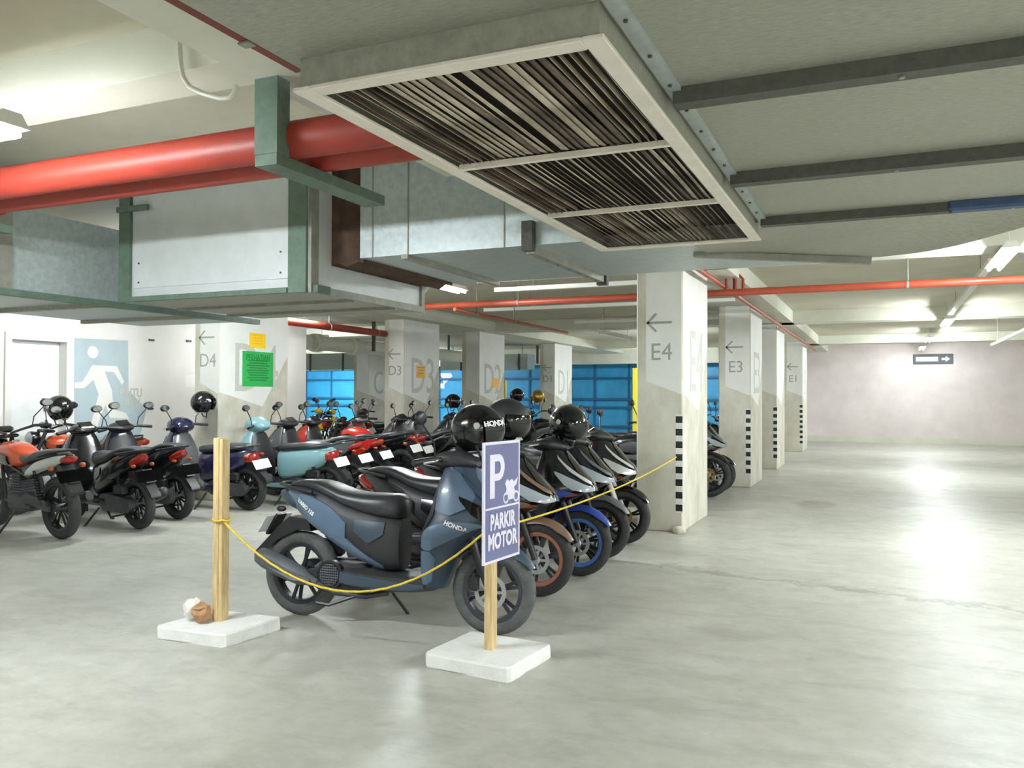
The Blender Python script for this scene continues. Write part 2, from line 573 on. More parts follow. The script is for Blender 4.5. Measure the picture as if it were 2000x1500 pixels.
# blue sheet-metal partition: every sheet a piece of its own
bw = struct(thing('wall_blue', 'blue sheet metal partition with horizontal rails beyond the parked motorcycles', 'partition', (0, Y1 - 0.1, 0)))
del bw['category']
sheet = MB().box(-0.59, 0.59, -0.03, 0.03, 0.02, 2.74, 0.012).mesh('metal_sheet')
xx = -3.6
k = 0
while xx > X0 + 0.6:
    link('metal_sheet', sheet, 'blue_sheet', bw, (xx, 0.0, 0))
    link('upright', MB().box(-0.03, 0.03, -0.07, -0.03, 0.02, 2.72).mesh('upright') if k == 0 else up_me, 'blue_rail', bw, (xx - 0.61, 0, 0))
    if k == 0:
        up_me = [o for o in bw.children if o.name.startswith('upright')][0].data
    xx -= 1.22
    k += 1
for z in (0.35, 1.0, 1.28, 2.0, 2.68):
    obj('rail', MB().box(X0 + 0.1, -3.05, -0.12, -0.07, z - 0.035, z + 0.035), 'blue_rail', bw)
for z0, sx in ((1.75, (-15.9, -15.2, -15.0)),):
    for q in sx[:2]:
        obj('painted_word', MB().box(q - 0.22, q + 0.22, -0.035, -0.031, z0 - 0.09, z0 + 0.09), 'white_mark', bw)
q = aty(868, 735, Y1 - 0.14)
obj('painted_badge', MB().prism([(float(q[0]) - 0.32, float(q[2]) + 0.12), (float(q[0]) + 0.28, float(q[2]) + 0.12), (float(q[0]) + 0.34, float(q[2])), (float(q[0]) - 0.02, float(q[2]) - 0.3), (float(q[0]) - 0.1, float(q[2]) - 0.05)], 'y', -0.036, -0.032), 'white_mark', bw)


# ------------------------------------------------------------------ columns
def column(code, xr, yf, wd, dp, front_text=True, side_text=True, tape=True, label='', cover=0.0):
    """xr: x of the lane-side face, yf: y of the near face"""
    c = thing('column', label, 'column', (xr - wd / 2, yf + dp / 2, 0), group='square concrete columns')
    hx, hy = wd / 2, dp / 2
    obj('shaft', MB().box(-hx, hx, -hy, hy, 0, BEAM, 0.012), 'column_concrete', c)
    L = 0.0012
    # white paint: slanted lower edge on the near face, downward point on the lane side
    obj('front_paint', MB().prism([(-hx + 0.10, BEAM - 0.01), (hx - 0.012, BEAM - 0.01), (hx - 0.012, 1.40), (-hx + 0.10, 1.54)], 'y', -hy - L, -hy), 'column_paint', c)
    obj('side_paint', MB().prism([(-hy + 0.012, BEAM - 0.01), (hy - 0.012, BEAM - 0.01), (hy - 0.012, 1.95), (0.15, 1.22), (-hy + 0.012, 1.42)], 'x', hx, hx + L), 'column_paint', c)
    if front_text:
        text('number', code, 0.25, 'mark_grey', c, (0.02, -hy - 0.003, 1.83), '-y', sx=0.95)
        a = MB()
        a.box(-0.13, 0.13, -0.001, 0.001, -0.012, 0.012)
        a.prism([(-0.14, 0), (-0.04, 0.1), (-0.022, 0.086), (-0.108, 0), (-0.022, -0.086), (-0.04, -0.1)], 'y', -0.001, 0.001)
        obj('arrow', a, 'mark_grey', c, None, (0.0, -hy - 0.003, 2.14))
    if side_text:
        text('large_number', code, 0.95, 'mark_pale', c, (hx + 0.003, 0.02, 1.72), '+x', sx=0.8)
    if tape:
        tp = obj('corner_tape', MB().box(hx - 0.07, hx - 0.0, -hy - 0.003, -hy - 0.001, 0.20, 1.20), 'tape_white', c)
        st = MB().box(-0.035, 0.035, -0.001, 0.0, -0.034, 0.034).mesh('tape_block')
        for i in range(8):
            link('tape_block', st, 'tape_black', tp, (hx - 0.035, -hy - 0.0032, 0.25 + i * 0.128))
    return c


EX = -1.86
column('E4', EX, 8.50, 0.48, 1.32, label='concrete column marked E4 with black and white corner tape')
column('E3', EX + 0.02, 13.15, 0.48, 1.32, label='concrete column marked E3 with black and white corner tape')
column('E2', EX + 0.02, 16.65, 0.48, 1.32, front_text=False, side_text=False, label='unnumbered taped concrete column between columns E3 and E1')
column('E1', EX + 0.02, 22.2, 0.48, 1.32, label='concrete column marked E1 with black and white corner tape')
DX = -7.95
cD4 = column('D4', DX, 8.5, 0.42, 1.40, tape=False, label='concrete column marked D4 with green and yellow notices')
cD3 = column('D3', DX, 13.15, 0.42, 1.32, tape=False, label='concrete column marked D3 with one orange sticker')
cD2 = column('D2', DX, 16.25, 0.42, 1.32, tape=False, front_text=False, label='concrete column marked D2 with a yellow corner strip')
cD1 = column('D1', DX, 20.8, 0.42, 1.35, tape=False, label='concrete column marked D1 in front of the blue partition')
q = aty(691, 720, 20.0)
column('C1', float(q[0]) + 0.5, 20.0, 0.5, 1.35, tape=False, front_text=False, label='concrete column marked C1 behind the column marked D3')


def side_note(name, px0, px1, py0, py1, material, label, cat, lift=0.004, X=DX, lines=None, head=None):
    a, b_ = atx(px0, (py0 + py1) / 2, X), atx(px1, (py0 + py1) / 2, X)
    t = atx((px0 + px1) / 2, py0, X)[2]
    bt = atx((px0 + px1) / 2, py1, X)[2]
    yc, zc = (a[1] + b_[1]) / 2, (t + bt) / 2
    hw_, hh = (b_[1] - a[1]) / 2, (t - bt) / 2
    r = thing(name, label, cat, (X + lift, float(yc), float(zc)))
    obj('sheet', MB().box(0, 0.0015, -hw_, hw_, -hh, hh), material, r)
    if head:
        text('heading', head, 0.13, 'ink_green', r, (0.003, 0, hh - 0.09), '+x', sx=min(1.0, 2 * hw_ * 0.9 / (0.13 * 0.68 * len(head))))
    if lines:
        n, ink = lines
        for i in range(n):
            z = hh * (0.48 if head else 0.7) - i * ((1.25 if head else 1.45) * hh / n)
            wv = hw_ * random.uniform(0.55, 0.85)
            obj('text_line', MB().box(0.0016, 0.0022, -wv, wv, z - 0.008, z + 0.008), ink, r)
    return r


side_note('green_notice', 473, 533, 687, 755, 'paper_green', 'large green PERHATIAN notice taped to the column marked D4', 'notice', lines=(9, 'ink_green'), head='PERHATIAN')
side_note('yellow_notice', 487, 518, 651, 680, 'paper_yellow', 'small yellow notice above the green notice', 'notice', lines=(4, 'paper_orange'))
side_note('orange_sticker', 813, 830, 714, 738, 'paper_orange', 'orange sticker on the column marked D3', 'sticker', lines=(3, 'p_brown'))
side_note('orange_sticker', 961, 974, 739, 757, 'paper_orange', 'orange sticker on the column marked D2', 'sticker', lines=(3, 'p_yellow'))
q = atx(984, 800, DX)
tag(obj('yellow_strip', MB().box(DX - 0.02, DX + 0.03, 17.57, 17.63, 0.3, 1.75, 0.01), 'yellow_pad'), 'yellow corner strip on the column marked D2', 'corner guard')
q = aty(1241, 750, 26.4)
tag(obj('yellow_post', MB().box(float(q[0]) - 0.09, float(q[0]) + 0.09, 26.35, 26.45, 0.0, 2.3, 0.02), 'yellow_pad'), 'tall yellow post in front of the blue partition behind column E4', 'post')
# little lump of mortar at the foot of column E4
lm = MB()
lm.sphere((0, 0, 0.03), (0.07, 0.05, 0.05), 8, 6)
tag(obj('mortar_lump', lm, 'column_concrete', None, 60, (EX - 0.02, 8.44, 0.0)), 'small mortar lump at the foot of the column marked E4', 'debris')

# ------------------------------------------------------------------ exit sign hung before the far wall
a, b_ = aty(1783, 692, 24.6), aty(1862, 711, 24.6)
ex = thing('exit_sign', 'dark hanging direction sign with white arrow before the far wall', 'hanging sign', (float(a[0] + b_[0]) / 2, 24.6, float(a[2] + b_[2]) / 2))
hw_, hh = float(b_[0] - a[0]) / 2, float(a[2] - b_[2]) / 2
obj('sign_box', MB().box(-hw_, hw_, -0.04, 0.04, -hh, hh, 0.01), 'grey_plastic', ex)
obj('white_bar', MB().box(-hw_ * 0.86, hw_ * 0.25, -0.046, -0.041, -hh * 0.45, hh * 0.45), 'white_mark', ex)
ar = MB().prism([(hw_ * 0.42, -0.03), (hw_ * 0.62, -0.03), (hw_ * 0.62, -0.08), (hw_ * 0.84, 0), (hw_ * 0.62, 0.08), (hw_ * 0.62, 0.03), (hw_ * 0.42, 0.03)], 'y', -0.046, -0.041)
obj('arrow', ar, 'white_mark', ex)
for s in (-1, 1):
    obj('hanger_rod', MB().tube([(s * hw_ * 0.7, 0, hh - 0.01), (s * hw_ * 0.7, 0, SLAB - ex.location.z)], 0.008, 6), 'fixture_white', ex)


# ------------------------------------------------------------------ fluorescent fixtures
def batten(x, y, z, label, on=True, along='y', L=1.22, power=1.0, group='fluorescent fixtures', drop=True, twin=True):
    t = thing('fluorescent_fixture', label, 'ceiling light', (x, y, z), (0, 0, 0 if along == 'y' else math.pi / 2), group)
    obj('tray', MB().prism([(-0.075, 0.02), (0.075, 0.02), (0.04, 0.075), (-0.04, 0.075)], 'y', -L / 2 - 0.03, L / 2 + 0.03), 'fixture_white', t)
    for s in ((-1, 1) if twin else (0,)):
        tm = MB().tube([(s * 0.045, -L / 2, 0), (s * 0.045, L / 2, 0)], 0.016, 8)
        o = obj('tube', tm, None, t, 40)
        o.data.materials.append(tube_mat(power) if on else MATS['fixture_white'])
    if drop:
        for s in (-1, 1):
            obj('hanger_rod', MB().tube([(0, s * L * 0.4, 0.07), (0, s * L * 0.4, SLAB - z)], 0.006, 6), 'fixture_white', t)
    return t


_tm = {}


def tube_mat(p):
    if p not in _tm:
        M = MATS['tube_on'].copy()
        M.name = 'tube_on_%g' % p
        M.node_tree.nodes['Principled BSDF'].inputs['Emission Strength'].default_value = LAMP_POWER * p
        _tm[p] = M
    return _tm[p]


LZ = 2.66
ql = atz(14, 256, 2.42)
batten(1.02, 9.0, LZ, 'lit twin-tube fixture over the lane level with column E4', power=1.3)
batten(1.02, 16.3, LZ, 'lit twin-tube fixture over the lane level with the unnumbered column', power=1.5)
batten(1.02, 22.6, LZ + 0.1, 'lit twin-tube fixture over the lane just before the hanging direction sign', power=1.5)
batten(1.02, 26.4, LZ + 0.1, 'lit twin-tube fixture close to the far wall', power=0.8)
batten(3.2, 2.2, LZ, 'added twin-tube fill light over the lane beside the big duct', power=1.3)  # fill added out of view; brightens the near faces of the columns
batten(2.6, 5.8, LZ, 'added twin-tube fill light over the lane past the end of the big duct', power=1.1)  # added outside the frame to lift the near face of the closest column
batten(1.9, -2.6, LZ, 'added twin-tube fill light over the near end of the lane', power=1.1)  # unseen lamp added behind the camera as fill for the lane
batten(1.0, -5.4, LZ, 'added twin-tube fill light near the front wall', power=2.0, along='x')  # strong fill added behind the camera to brighten the foreground floor
batten(4.2, -5.2, LZ, 'added twin-tube fill light in the near right corner', power=1.0, along='x')  # extra fill added behind the camera, never in view
batten(5.6, -0.6, LZ, 'added twin-tube fill light by the right wall near the front', power=0.6)  # side fill added to the right of the view
batten(5.6, 4.4, LZ, 'added twin-tube fill light by the right wall beside the big duct', power=0.8)  # another side fill, added out of frame on the right
batten(-4.6, -2.6, LZ, 'added twin-tube fill light at the near end of the motorcycle bay', power=0.15)  # weak unseen fill added behind the camera on the left
batten(float(ql[0]) - 0.61, float(ql[1]), 2.42, 'lit twin-tube fixture beside the thick red pipes', power=1.0, along='x')
batten(-4.75, 8.6, LZ, 'lit twin-tube fixture above the parked motorcycles next to column E4', power=1.25)
batten(-4.75, 20.5, LZ, 'added twin-tube fill light over the far end of the motorcycle bay', power=0.8)  # added to brighten the far bay
batten(-7.35, 6.8, LZ, 'added hidden twin-tube light between the long galvanised duct and column D4', power=0.75)  # added where the ducts hide it, to brighten the left wall
batten(-8.2, 10.3, LZ, 'added hidden twin-tube light between column D4 and the stair core', power=0.7)  # added out of sight behind the column; lightens the left wall
batten(-7.35, 1.4, LZ, 'added unseen twin-tube light beyond the long galvanised duct', power=0.3)  # unseen lamp added to light the left wall
batten(-6.0, 24.6, LZ, 'added hidden twin-tube light before the blue partition behind column E4', power=1.0, along='x')  # added behind a column, out of sight, to brighten the blue sheets
batten(-14.5, 24.2, LZ, 'added hidden twin-tube light before the blue partition behind column D3', power=1.2, along='x')  # hidden lamp added so the partition comes out brighter
batten(-18.8, 24.4, LZ, 'added hidden twin-tube light before the blue partition behind the stair core', power=3.4, along='x')  # strong lamp added out of sight for the leftmost blue sheets
batten(-12.0, 15.5, LZ, 'lit twin-tube fixture over the motorcycles beyond the stair core', power=0.6, along='x')
batten(5.6, 9.0, LZ, 'added twin-tube fill light by the right wall level with column E4', power=0.7)  # fill added along the right side, beyond the frame
batten(5.6, 18.0, LZ, 'added twin-tube fill light by the right wall near the far end', power=0.6)  # unseen fill added for the far part of the lane
batten(-5.1, 16.9, 2.62, 'unlit single-tube fixture hanging askew over the far motorcycles', on=False, twin=False, L=2.2)
# pale cable trunking that links the fixtures
def trunking(label, a, b_, group=None):
    t = thing('cable_trunking', label, 'cable trunking', ((a[0] + b_[0]) / 2, (a[1] + b_[1]) / 2, a[2]), group=group)
    hx, hy = (b_[0] - a[0]) / 2, (b_[1] - a[1]) / 2
    obj('channel', MB().box(-hx, hx, -hy, hy, 0, b_[2] - a[2]), 'fixture_white', t)
    for s in (-0.6, 0.6):
        lx, ly = (s * hx, 0) if hx > hy else (0, s * hy)
        obj('hanger_rod', MB().tube([(lx, ly, b_[2] - a[2] - 0.005), (lx, ly, SLAB - a[2])], 0.006, 6), 'angle_grey', t)
    return t


trunking('pale cable trunking running across from the lit fixture to column E4', (-4.5, 9.62, 2.70), (-1.9, 9.70, 2.75))
trunking('pale cable trunking under the slab nearer to column E4 than column E3', (-5.8, 12.0, 2.72), (-1.9, 12.09, 2.77))
trunking('pale cable trunking under the slab next to column E3', (-5.2, 14.6, 2.72), (-2.4, 14.69, 2.77))
trunking('pale cable trunking linking the lane fixtures', (0.98, 9.7, 2.74), (1.06, 15.6, 2.79))

a, b_ = aty(1935, 674, 17.6), aty(2030, 630, 17.6)
hg = thing('hanging_tube', 'thin pale tube hanging askew over the far lane', 'tube', tuple(float(c) for c in a))
dv = b_ - a
obj('tube_run', MB().tube([(0, 0, 0), tuple(float(c) * 0.12 for c in dv), tuple(float(c) for c in dv)], [0.02, 0.03, 0.03], 8), 'fixture_white', hg, 40)
for k in (0.15, 0.9):
    obj('hanger_rod', MB().tube([tuple(float(c) * k for c in dv), (float(dv[0]) * k, float(dv[1]) * k, SLAB - float(a[2]))], 0.006, 6), 'angle_grey', hg)

# ================================================================== overhead ducts and pipes
DB = 2.30                                   # underside of the big duct


def fl3(p):
    return tuple(float(c) for c in p)


A = thing('air_duct', 'broad grey galvanised duct overhead carrying the white grille', 'air duct', (0, 0, 0))
obj('casing', MB().box(-1.5, 1.35, -4.0, 4.62, DB, 2.70), 'galv_bottom', A)
for i, y in enumerate((2.5, 3.53, 4.46)):
    xl = -0.57
    if i < 2:
        s = MB().box(xl, 1.36, y - 0.032, y + 0.032, DB - 0.05, DB)
    else:
        s = MB().box(xl, 0.30, y - 0.03, y + 0.03, DB - 0.045, DB)
        s.bar((0.30, y, DB - 0.015), (0.80, y - 0.02, DB - 0.005), 0.06, 0.03)
        s.bar((0.80, y - 0.02, DB - 0.005), (1.36, y, DB - 0.02), 0.06, 0.03)
    obj('stiffener_bar', s, 'angle_dark', A)
    for xb in (0.05, 0.55):
        obj('screw', MB().lathe([(0.0, -0.006), (0.008, -0.005), (0.008, 0.0)], 'z', (xb, y, DB - 0.05 + 0.005 * (i == 2)), 8), 'angle_grey', A)
obj('blue_wrap', MB().box(0.28, 0.80, 4.415, 4.50, DB - 0.045, DB + 0.01, 0.012), 'blue_wrap', A)
# sheet that has come loose and sags at the far end of the duct
g = MB()
NX, NY = 26, 12
for lay in (0, 1):
    for i in range(NX + 1):
        x = -1.02 + 2.0 * i / NX
        yb = 5.38 if x < -0.05 else 5.38 - 0.93 * ((x + 0.05) / 1.03) ** 0.8
        for j in range(NY + 1):
            t = j / NY
            y = 4.50 + (yb - 4.50) * t
            drop = 0.012 + max(0, (x + 1.0) / 0.95) ** 1.3 * 0.085 * t if x < -0.05 else 0.012 + (0.088 + 0.03 * math.sin((x + 0.05) * 5)) * t ** 1.2
            z = DB - drop - 0.012 * math.sin(7 * x + 3 * y) * math.sin(math.pi * t)
            g.v.append((x, y, z + 0.0015 * lay))
n1 = (NX + 1) * (NY + 1)
for i in range(NX):
    for j in range(NY):
        a = i * (NY + 1) + j
        g.f.append((a, a + 1, a + NY + 2, a + NY + 1))
        g.f.append((n1 + a, n1 + a + NY + 1, n1 + a + NY + 2, n1 + a + 1))
obj('loose_sheet', g, 'galv_bottom', A, 60)
obj('hanging_bar', MB().bar((-1.10, 5.36, DB - 0.012), (-0.06, 5.40, DB - 0.115), 0.055, 0.04), 'angle_grey', A)
fs = MB().box(-0.588, -0.545, 1.80, 4.62, DB - 0.012, DB)
fl = obj('grille_flange', fs, 'galv', A)
bolt = MB().lathe([(0.0, -0.007), (0.006, -0.006), (0.006, 0.0)], 'z', (0, 0, 0), 8).mesh('screw')
for i in range(12):
    link('screw', bolt, 'angle_dark', fl, (-0.565, 1.95 + i * 0.23, DB - 0.012))
tag(obj('maroon_strip', MB().box(-1.53, -1.502, -4.0, 1.93, DB + 0.0, DB + 0.03), 'maroon'), 'dark red strip along the edge of the overhead duct', 'trim strip')
tag(obj('strip_clip', MB().box(-1.536, -1.501, 1.70, 1.73, DB - 0.006, DB - 0.001), 'angle_grey'), 'small metal clip on the dark red strip', 'clip')

# grille -------------------------------------------------------------
GX0, GX1, GY0, GY1, GZ = -1.47, -0.585, 1.84, 4.58, 2.205
G = thing('ceiling_grille', 'large dirty white louvred grille under the broad overhead duct', 'air grille', ((GX0 + GX1) / 2, (GY0 + GY1) / 2, GZ))
gx, gy = (GX1 - GX0) / 2, (GY1 - GY0) / 2
bx = MB()
bx.box(-gx + 0.015, -gx + 0.02, -gy + 0.015, gy - 0.015, 0.012, DB - GZ)
bx.box(gx - 0.02, gx - 0.015, -gy + 0.015, gy - 0.015, 0.012, DB - GZ)
bx.box(-gx + 0.02, gx - 0.02, -gy + 0.015, -gy + 0.02, 0.012, DB - GZ)
bx.box(-gx + 0.02, gx - 0.02, gy - 0.02, gy - 0.015, 0.012, DB - GZ)
obj('plenum_box', bx, 'galv_bottom', G)
obj('plenum_back', MB().box(-gx + 0.02, gx - 0.02, -gy + 0.02, gy - 0.02, DB - GZ - 0.008, DB - GZ - 0.001), 'dark_liner', G)  # dark brown mottled sheet closing the plenum
FW = 0.055
for nm, a in (('frame_rail', (-gx, -gx + FW, -gy, gy)), ('frame_rail', (gx - FW, gx, -gy, gy)), ('frame_rail', (-gx + FW, gx - FW, -gy, -gy + FW)), ('frame_rail', (-gx + FW, gx - FW, gy - FW, gy))):
    obj(nm, MB().box(a[0], a[1], a[2], a[3], 0.0, 0.013, 0.003), 'grille_white', G)
cy = [-gy + FW, 2.73 - (GY0 + GY1) / 2, 3.62 - (GY0 + GY1) / 2, gy - FW]
for y in cy[1:3]:
    obj('cross_bar', MB().box(-gx + FW, gx - FW, y - 0.012, y + 0.012, 0.001, 0.02), 'grille_white', G)


def slat_mesh(L, bend):
    r = []
    for i in range(9):
        t = i / 8.0
        o = bend * math.sin(math.pi * t)
        r.append([(-0.014 + o, (t - 0.5) * L, 0), (0.014 + o, (t - 0.5) * L, 0.0), (0.014 + o, (t - 0.5) * L, 0.0014), (-0.014 + o, (t - 0.5) * L, 0.0014)])
    return MB().loft(r).mesh('slat')


rs = random.Random(3)
for s in range(3):
    y0_, y1_ = cy[s] + (0.012 if s else 0), cy[s + 1] - (0.012 if s < 2 else 0)
    L = y1_ - y0_ - 0.004
    var = [slat_mesh(L, b_) for b_ in (0.0, 0.004, -0.004, 0.012, -0.009)]
    n = 29
    tilt = 55
    for i in range(n):
        x = -gx + FW + 0.014 + (2 * gx - 2 * FW - 0.028) * i / (n - 1)
        if i % 6 == 0:
            tilt = rs.choice((62, 50, 30, 12, 70, 38))
        a = math.radians(tilt + rs.uniform(-9, 9))
        if s == 0 and i in (14,):
            continue
        me = rs.choice(var)
        mm = rs.choice(('slat_clean', 'slat_clean', 'slat_dirty'))
        o = link('slat', me, mm, G, (x, (y0_ + y1_) / 2, 0.026), (0, a, 0))

# cross duct -----------------------------------------------------------
B = thing('air_duct', 'plain galvanised cross duct joining the grille duct by a rusty sleeve', 'air duct', (0, 0, 0))
BX0 = -3.20
bb = MB()
bb.box(BX0, -1.52, 4.72, 6.12, DB, 2.97)
bb.box(-1.52, -0.45, 4.72, 6.12, DB, 2.97)
obj('casing', bb, 'galv', B)
for px_ in (728, 797, 985):
    q = aty(px_, 480, 4.72)
    obj('seam', MB().box(float(q[0]) - 0.004, float(q[0]) + 0.004, 4.714, 4.72, DB, 2.97), 'angle_grey', B)
obj('corner_flange', MB().box(-2.00, -1.93, 4.66, 4.72, DB - 0.04, DB + 0.14), 'angle_dark', B)
rl = obj('flange_rail', MB().box(-1.99, -1.94, 4.72, 6.16, DB - 0.05, DB), 'angle_grey', B)
for i in range(6):
    link('screw', bolt, 'angle_dark', rl, (-1.965, 5.0 + i * 0.2, DB - 0.05))
obj('flange_rail', MB().box(-2.87, -2.82, 4.70, 6.14, DB - 0.03, DB), 'angle_grey', B)
obj('corner_flange', MB().box(-2.0, -1.92, 6.12, 6.18, DB - 0.07, DB + 0.05), 'angle_dark', B)
slv = []
for i in range(7):
    t = i / 6.0
    x = -3.46 + 0.26 * t
    e = 0.03 * math.sin(math.pi * t * 3) * (1 if i % 2 else -1) * 0.6
    slv.append([(x, 4.76 + e, DB - 0.03 + e), (x, 6.04 - e, DB - 0.03 + e), (x, 6.04 - e, 2.94), (x, 4.76 + e, 2.94)])
obj('rusty_sleeve', MB().loft(slv), 'rust_sleeve', B, 30, None)
tag(B, 'plain galvanised cross duct joined to the white panelled duct by a rusty sleeve', 'air duct')

# white panelled duct with green angle frame ------------------------------
CB = 2.06
Cc = thing('air_duct', 'white panelled duct in a green angle iron frame', 'air duct', (-4.3, 5.25, CB))
cx, cyh = 0.84, 0.76
obj('casing', MB().box(-cx, cx, -cyh + 0.02, cyh, 0.03, 0.93), 'galv_light', Cc)
obj('front_panel', MB().box(-cx + 0.11, cx - 0.16, -cyh + 0.008, -cyh + 0.02, 0.10, 0.90), 'galv_light', Cc)
for px_ in (-cx + 0.17, cx - 0.22):
    for z in (0.14, 0.28):
        obj('screw', MB().lathe([(0, -0.006), (0.007, -0.005), (0.007, 0)], 'y', (px_, -cyh + 0.008, z), 8), 'angle_dark', Cc)
for nm, b_ in (('green_angle', (-cx - 0.02, -cx + 0.09, -cyh - 0.005, -cyh + 0.02, 0.0, 0.935)), ('green_angle', (cx - 0.15, cx - 0.005, -cyh - 0.005, -cyh + 0.02, 0.0, 0.935)),
               ('green_angle', (-cx + 0.09, cx - 0.15, -cyh - 0.02, -cyh + 0.02, 0.0, 0.035))):
    obj(nm, MB().box(*b_), 'angle_green', Cc)
obj('bottom_plate', MB().box(-cx, cx, -cyh + 0.02, cyh, 0.012, 0.03), 'galv_bottom', Cc)
for y in (-0.2, 0.35):
    obj('bottom_rib', MB().box(-cx, cx, y - 0.02, y + 0.02, -0.01, 0.012), 'angle_grey', Cc)
ef = MB()
ef.box(cx, cx + 0.02, -cyh + 0.02, -cyh + 0.10, 0.0, 0.93)
ef.box(cx, cx + 0.02, -cyh + 0.10, cyh, 0.0, 0.05)
ef.box(cx, cx + 0.02, cyh - 0.05, cyh, 0.05, 0.93)
obj('end_frame', ef, 'angle_grey', Cc)
obj('corner_bracket', MB().box(cx + 0.02, cx + 0.06, -cyh + 0.04, -cyh + 0.18, 0.0, 0.05), 'angle_green', Cc)
q = aty(820, 556, 6.02)
lp = [(float(q[0]) + 4.3 + 0.06 * math.cos(a * math.pi / 8), 0.80, float(q[2]) - CB + 0.07 * math.sin(a * math.pi / 8)) for a in range(8, 17)]
tag(obj('cable_loop', MB().tube([(p[0] - 4.3, p[1] + 5.25, p[2] + CB) for p in lp], 0.008, 6), 'white_pipe', None, 40), 'white cable loop hanging at the end of the white panelled duct', 'cable')
obj('top_bracket', MB().box(-cx - 0.02, -cx + 0.28, -cyh - 0.03, -cyh - 0.006, 0.66, 0.70), 'angle_green', Cc)

D = thing('air_duct', 'long galvanised duct with a dark bottom rail running towards the left wall side', 'air duct', (-6.15, 3.0, CB))
obj('casing', MB().box(-0.75, 0.72, -5.0, 3.3, 0.02, 0.60), 'galv', D)
obj('bottom_rail', MB().box(0.70, 0.76, -5.0, 3.3, -0.01, 0.035), 'angle_green', D)
for y in (0.78, -1.1):
    obj('hanger_strap', MB().box(0.72, 0.75, y - 0.05, y + 0.05, 0.035, 0.72), 'angle_grey', D)
for y in (-0.6, 0.5, 1.6, 2.6):
    obj('bottom_rib', MB().box(-0.75, 0.70, y - 0.025, y + 0.025, -0.012, 0.02), 'galv_bottom', D)
tag(D, 'long galvanised duct with hanger straps above the motorcycles by the door', 'air duct')

# thick red pipes on a green bracket -----------------------------------------
hp = aty(525, 312, 2.95)
HX, HZ = float(hp[0]), float(hp[2])
PR = 0.085
for y, nm, dz in ((3.07, 'thick red fire pipe resting on the green bracket, nearer to the beam', 0.03), (3.30, 'thick red fire pipe resting on the green bracket, nearer to the ducts', 0.03)):
    p = thing('fire_pipe', nm, 'pipe', (0, y, HZ + dz + PR))
    obj('pipe_run', MB().tube([(-5.3, 0, 0), (-1.54, 0, 0)], PR, 20), 'red_pipe', p, 40)
    for x in (-4.85,):
        obj('coupling', MB().lathe([(PR, -0.05), (PR + 0.012, -0.045), (PR + 0.012, 0.045), (PR, 0.05)], 'x', (x, 0, 0), 20), 'red_pipe', p, 30)
br = thing('pipe_bracket', 'green angle iron bracket holding the thick red pipes under the beam', 'bracket', (HX, 2.95, HZ))
obj('post', MB().box(-0.06, 0.055, -0.025, 0.0, 0.02, BEAM - HZ), 'angle_green', br)
obj('post_flange', MB().box(0.055, 0.065, -0.025, 0.06, 0.02, BEAM - HZ), 'angle_green', br)
obj('arm', MB().box(-0.06, 0.06, -0.02, 0.85, -0.03, 0.02), 'angle_green', br)
br2 = thing('pipe_bracket', 'green hanger holding the red pipes beside the long galvanised duct', 'bracket', (-5.05, 2.95, HZ))
obj('post', MB().box(-0.03, 0.03, -0.02, 0.0, -0.02, BEAM - HZ), 'angle_green', br2)
obj('arm', MB().box(-0.04, 0.04, -0.02, 0.6, -0.03, 0.02), 'angle_green', br2)

# white conduit with a bend below the cream beam
pts = [(350, 78), (352, 120), (357, 150), (370, 170), (395, 182), (430, 192), (448, 191), (458, 180), (461, 166)]
tag(obj('conduit', MB().tube([fl3(aty(x, y, 2.69)) for x, y in pts], 0.011, 8), 'white_pipe', None, 50), 'cream conduit bent into a loop below the cream beam', 'conduit')

def hung_pipe(label, a, b_, r, material, rods, name='fire_pipe', top=SLAB):
    a, b_ = Vector(fl3(a)), Vector(fl3(b_))
    t = thing(name, label, 'pipe', a)
    obj('pipe_run', MB().tube([(0, 0, 0), b_ - a], r, 14), material, t, 40)
    for k in rods:
        c = (b_ - a) * k
        obj('hanger_rod', MB().tube([(c.x, c.y, c.z + r * 0.7), (c.x, c.y, top - a.z)], 0.008, 6), 'angle_grey', t)
        ringp = MB().tube([(c.x - 0.012 * (b_ - a).normalized().x, c.y - 0.012 * (b_ - a).normalized().y, c.z), (c.x + 0.012 * (b_ - a).normalized().x, c.y + 0.012 * (b_ - a).normalized().y, c.z)], r + 0.006, 14)
        obj('clamp', ringp, 'angle_grey', t)
    return t


# fire pipes along the columns
hung_pipe('slim red pipe crossing the lane behind the column marked E4', (-7.4, 10.02, 2.6), (7.9, 10.02, 2.6), 0.042, 'orange_pipe', (0.2, 0.5, 0.75))
hung_pipe('thin orange red pipe running along the columns beside the lane', (-1.73, 7.7, 2.69), (-1.73, 24.9, 2.69), 0.028, 'orange_pipe', (0.2, 0.5, 0.8), top=BEAM)
rz = thing('pipe_riser', 'red pipe loops above the column marked E3', 'pipe', (0, 0, 0))
for o_ in (0, 0.09):
    q0, q1, q2, q3 = (aty(x, y, 10.14 + o_ * 0.3) for x, y in ((1419, 577), (1419, 534), (1436, 541), (1436, 577)))
    P_ = [fl3(q0 + (o_, 0, 0)), fl3(q1 + (o_, 0, -0.03)), fl3(q1 + (o_ + 0.03, 0, 0)), fl3(q2 + (o_ - 0.03, 0, 0.0)), fl3(q2 + (o_, 0, -0.03)), fl3(q3 + (o_, 0, 0))]
    obj('loop', MB().tube(P_, 0.017, 8), 'red_pipe', rz, 50)
a, b_ = atz(888, 604, 2.53), atz(1108, 650, 2.53)
hung_pipe('thin branch pipe running back from the slim red pipe over the motorcycles', a, b_, 0.024, 'orange_pipe', (0.15, 0.45))
a, b_ = atz(560, 628, 2.5), atz(755, 652, 2.5)
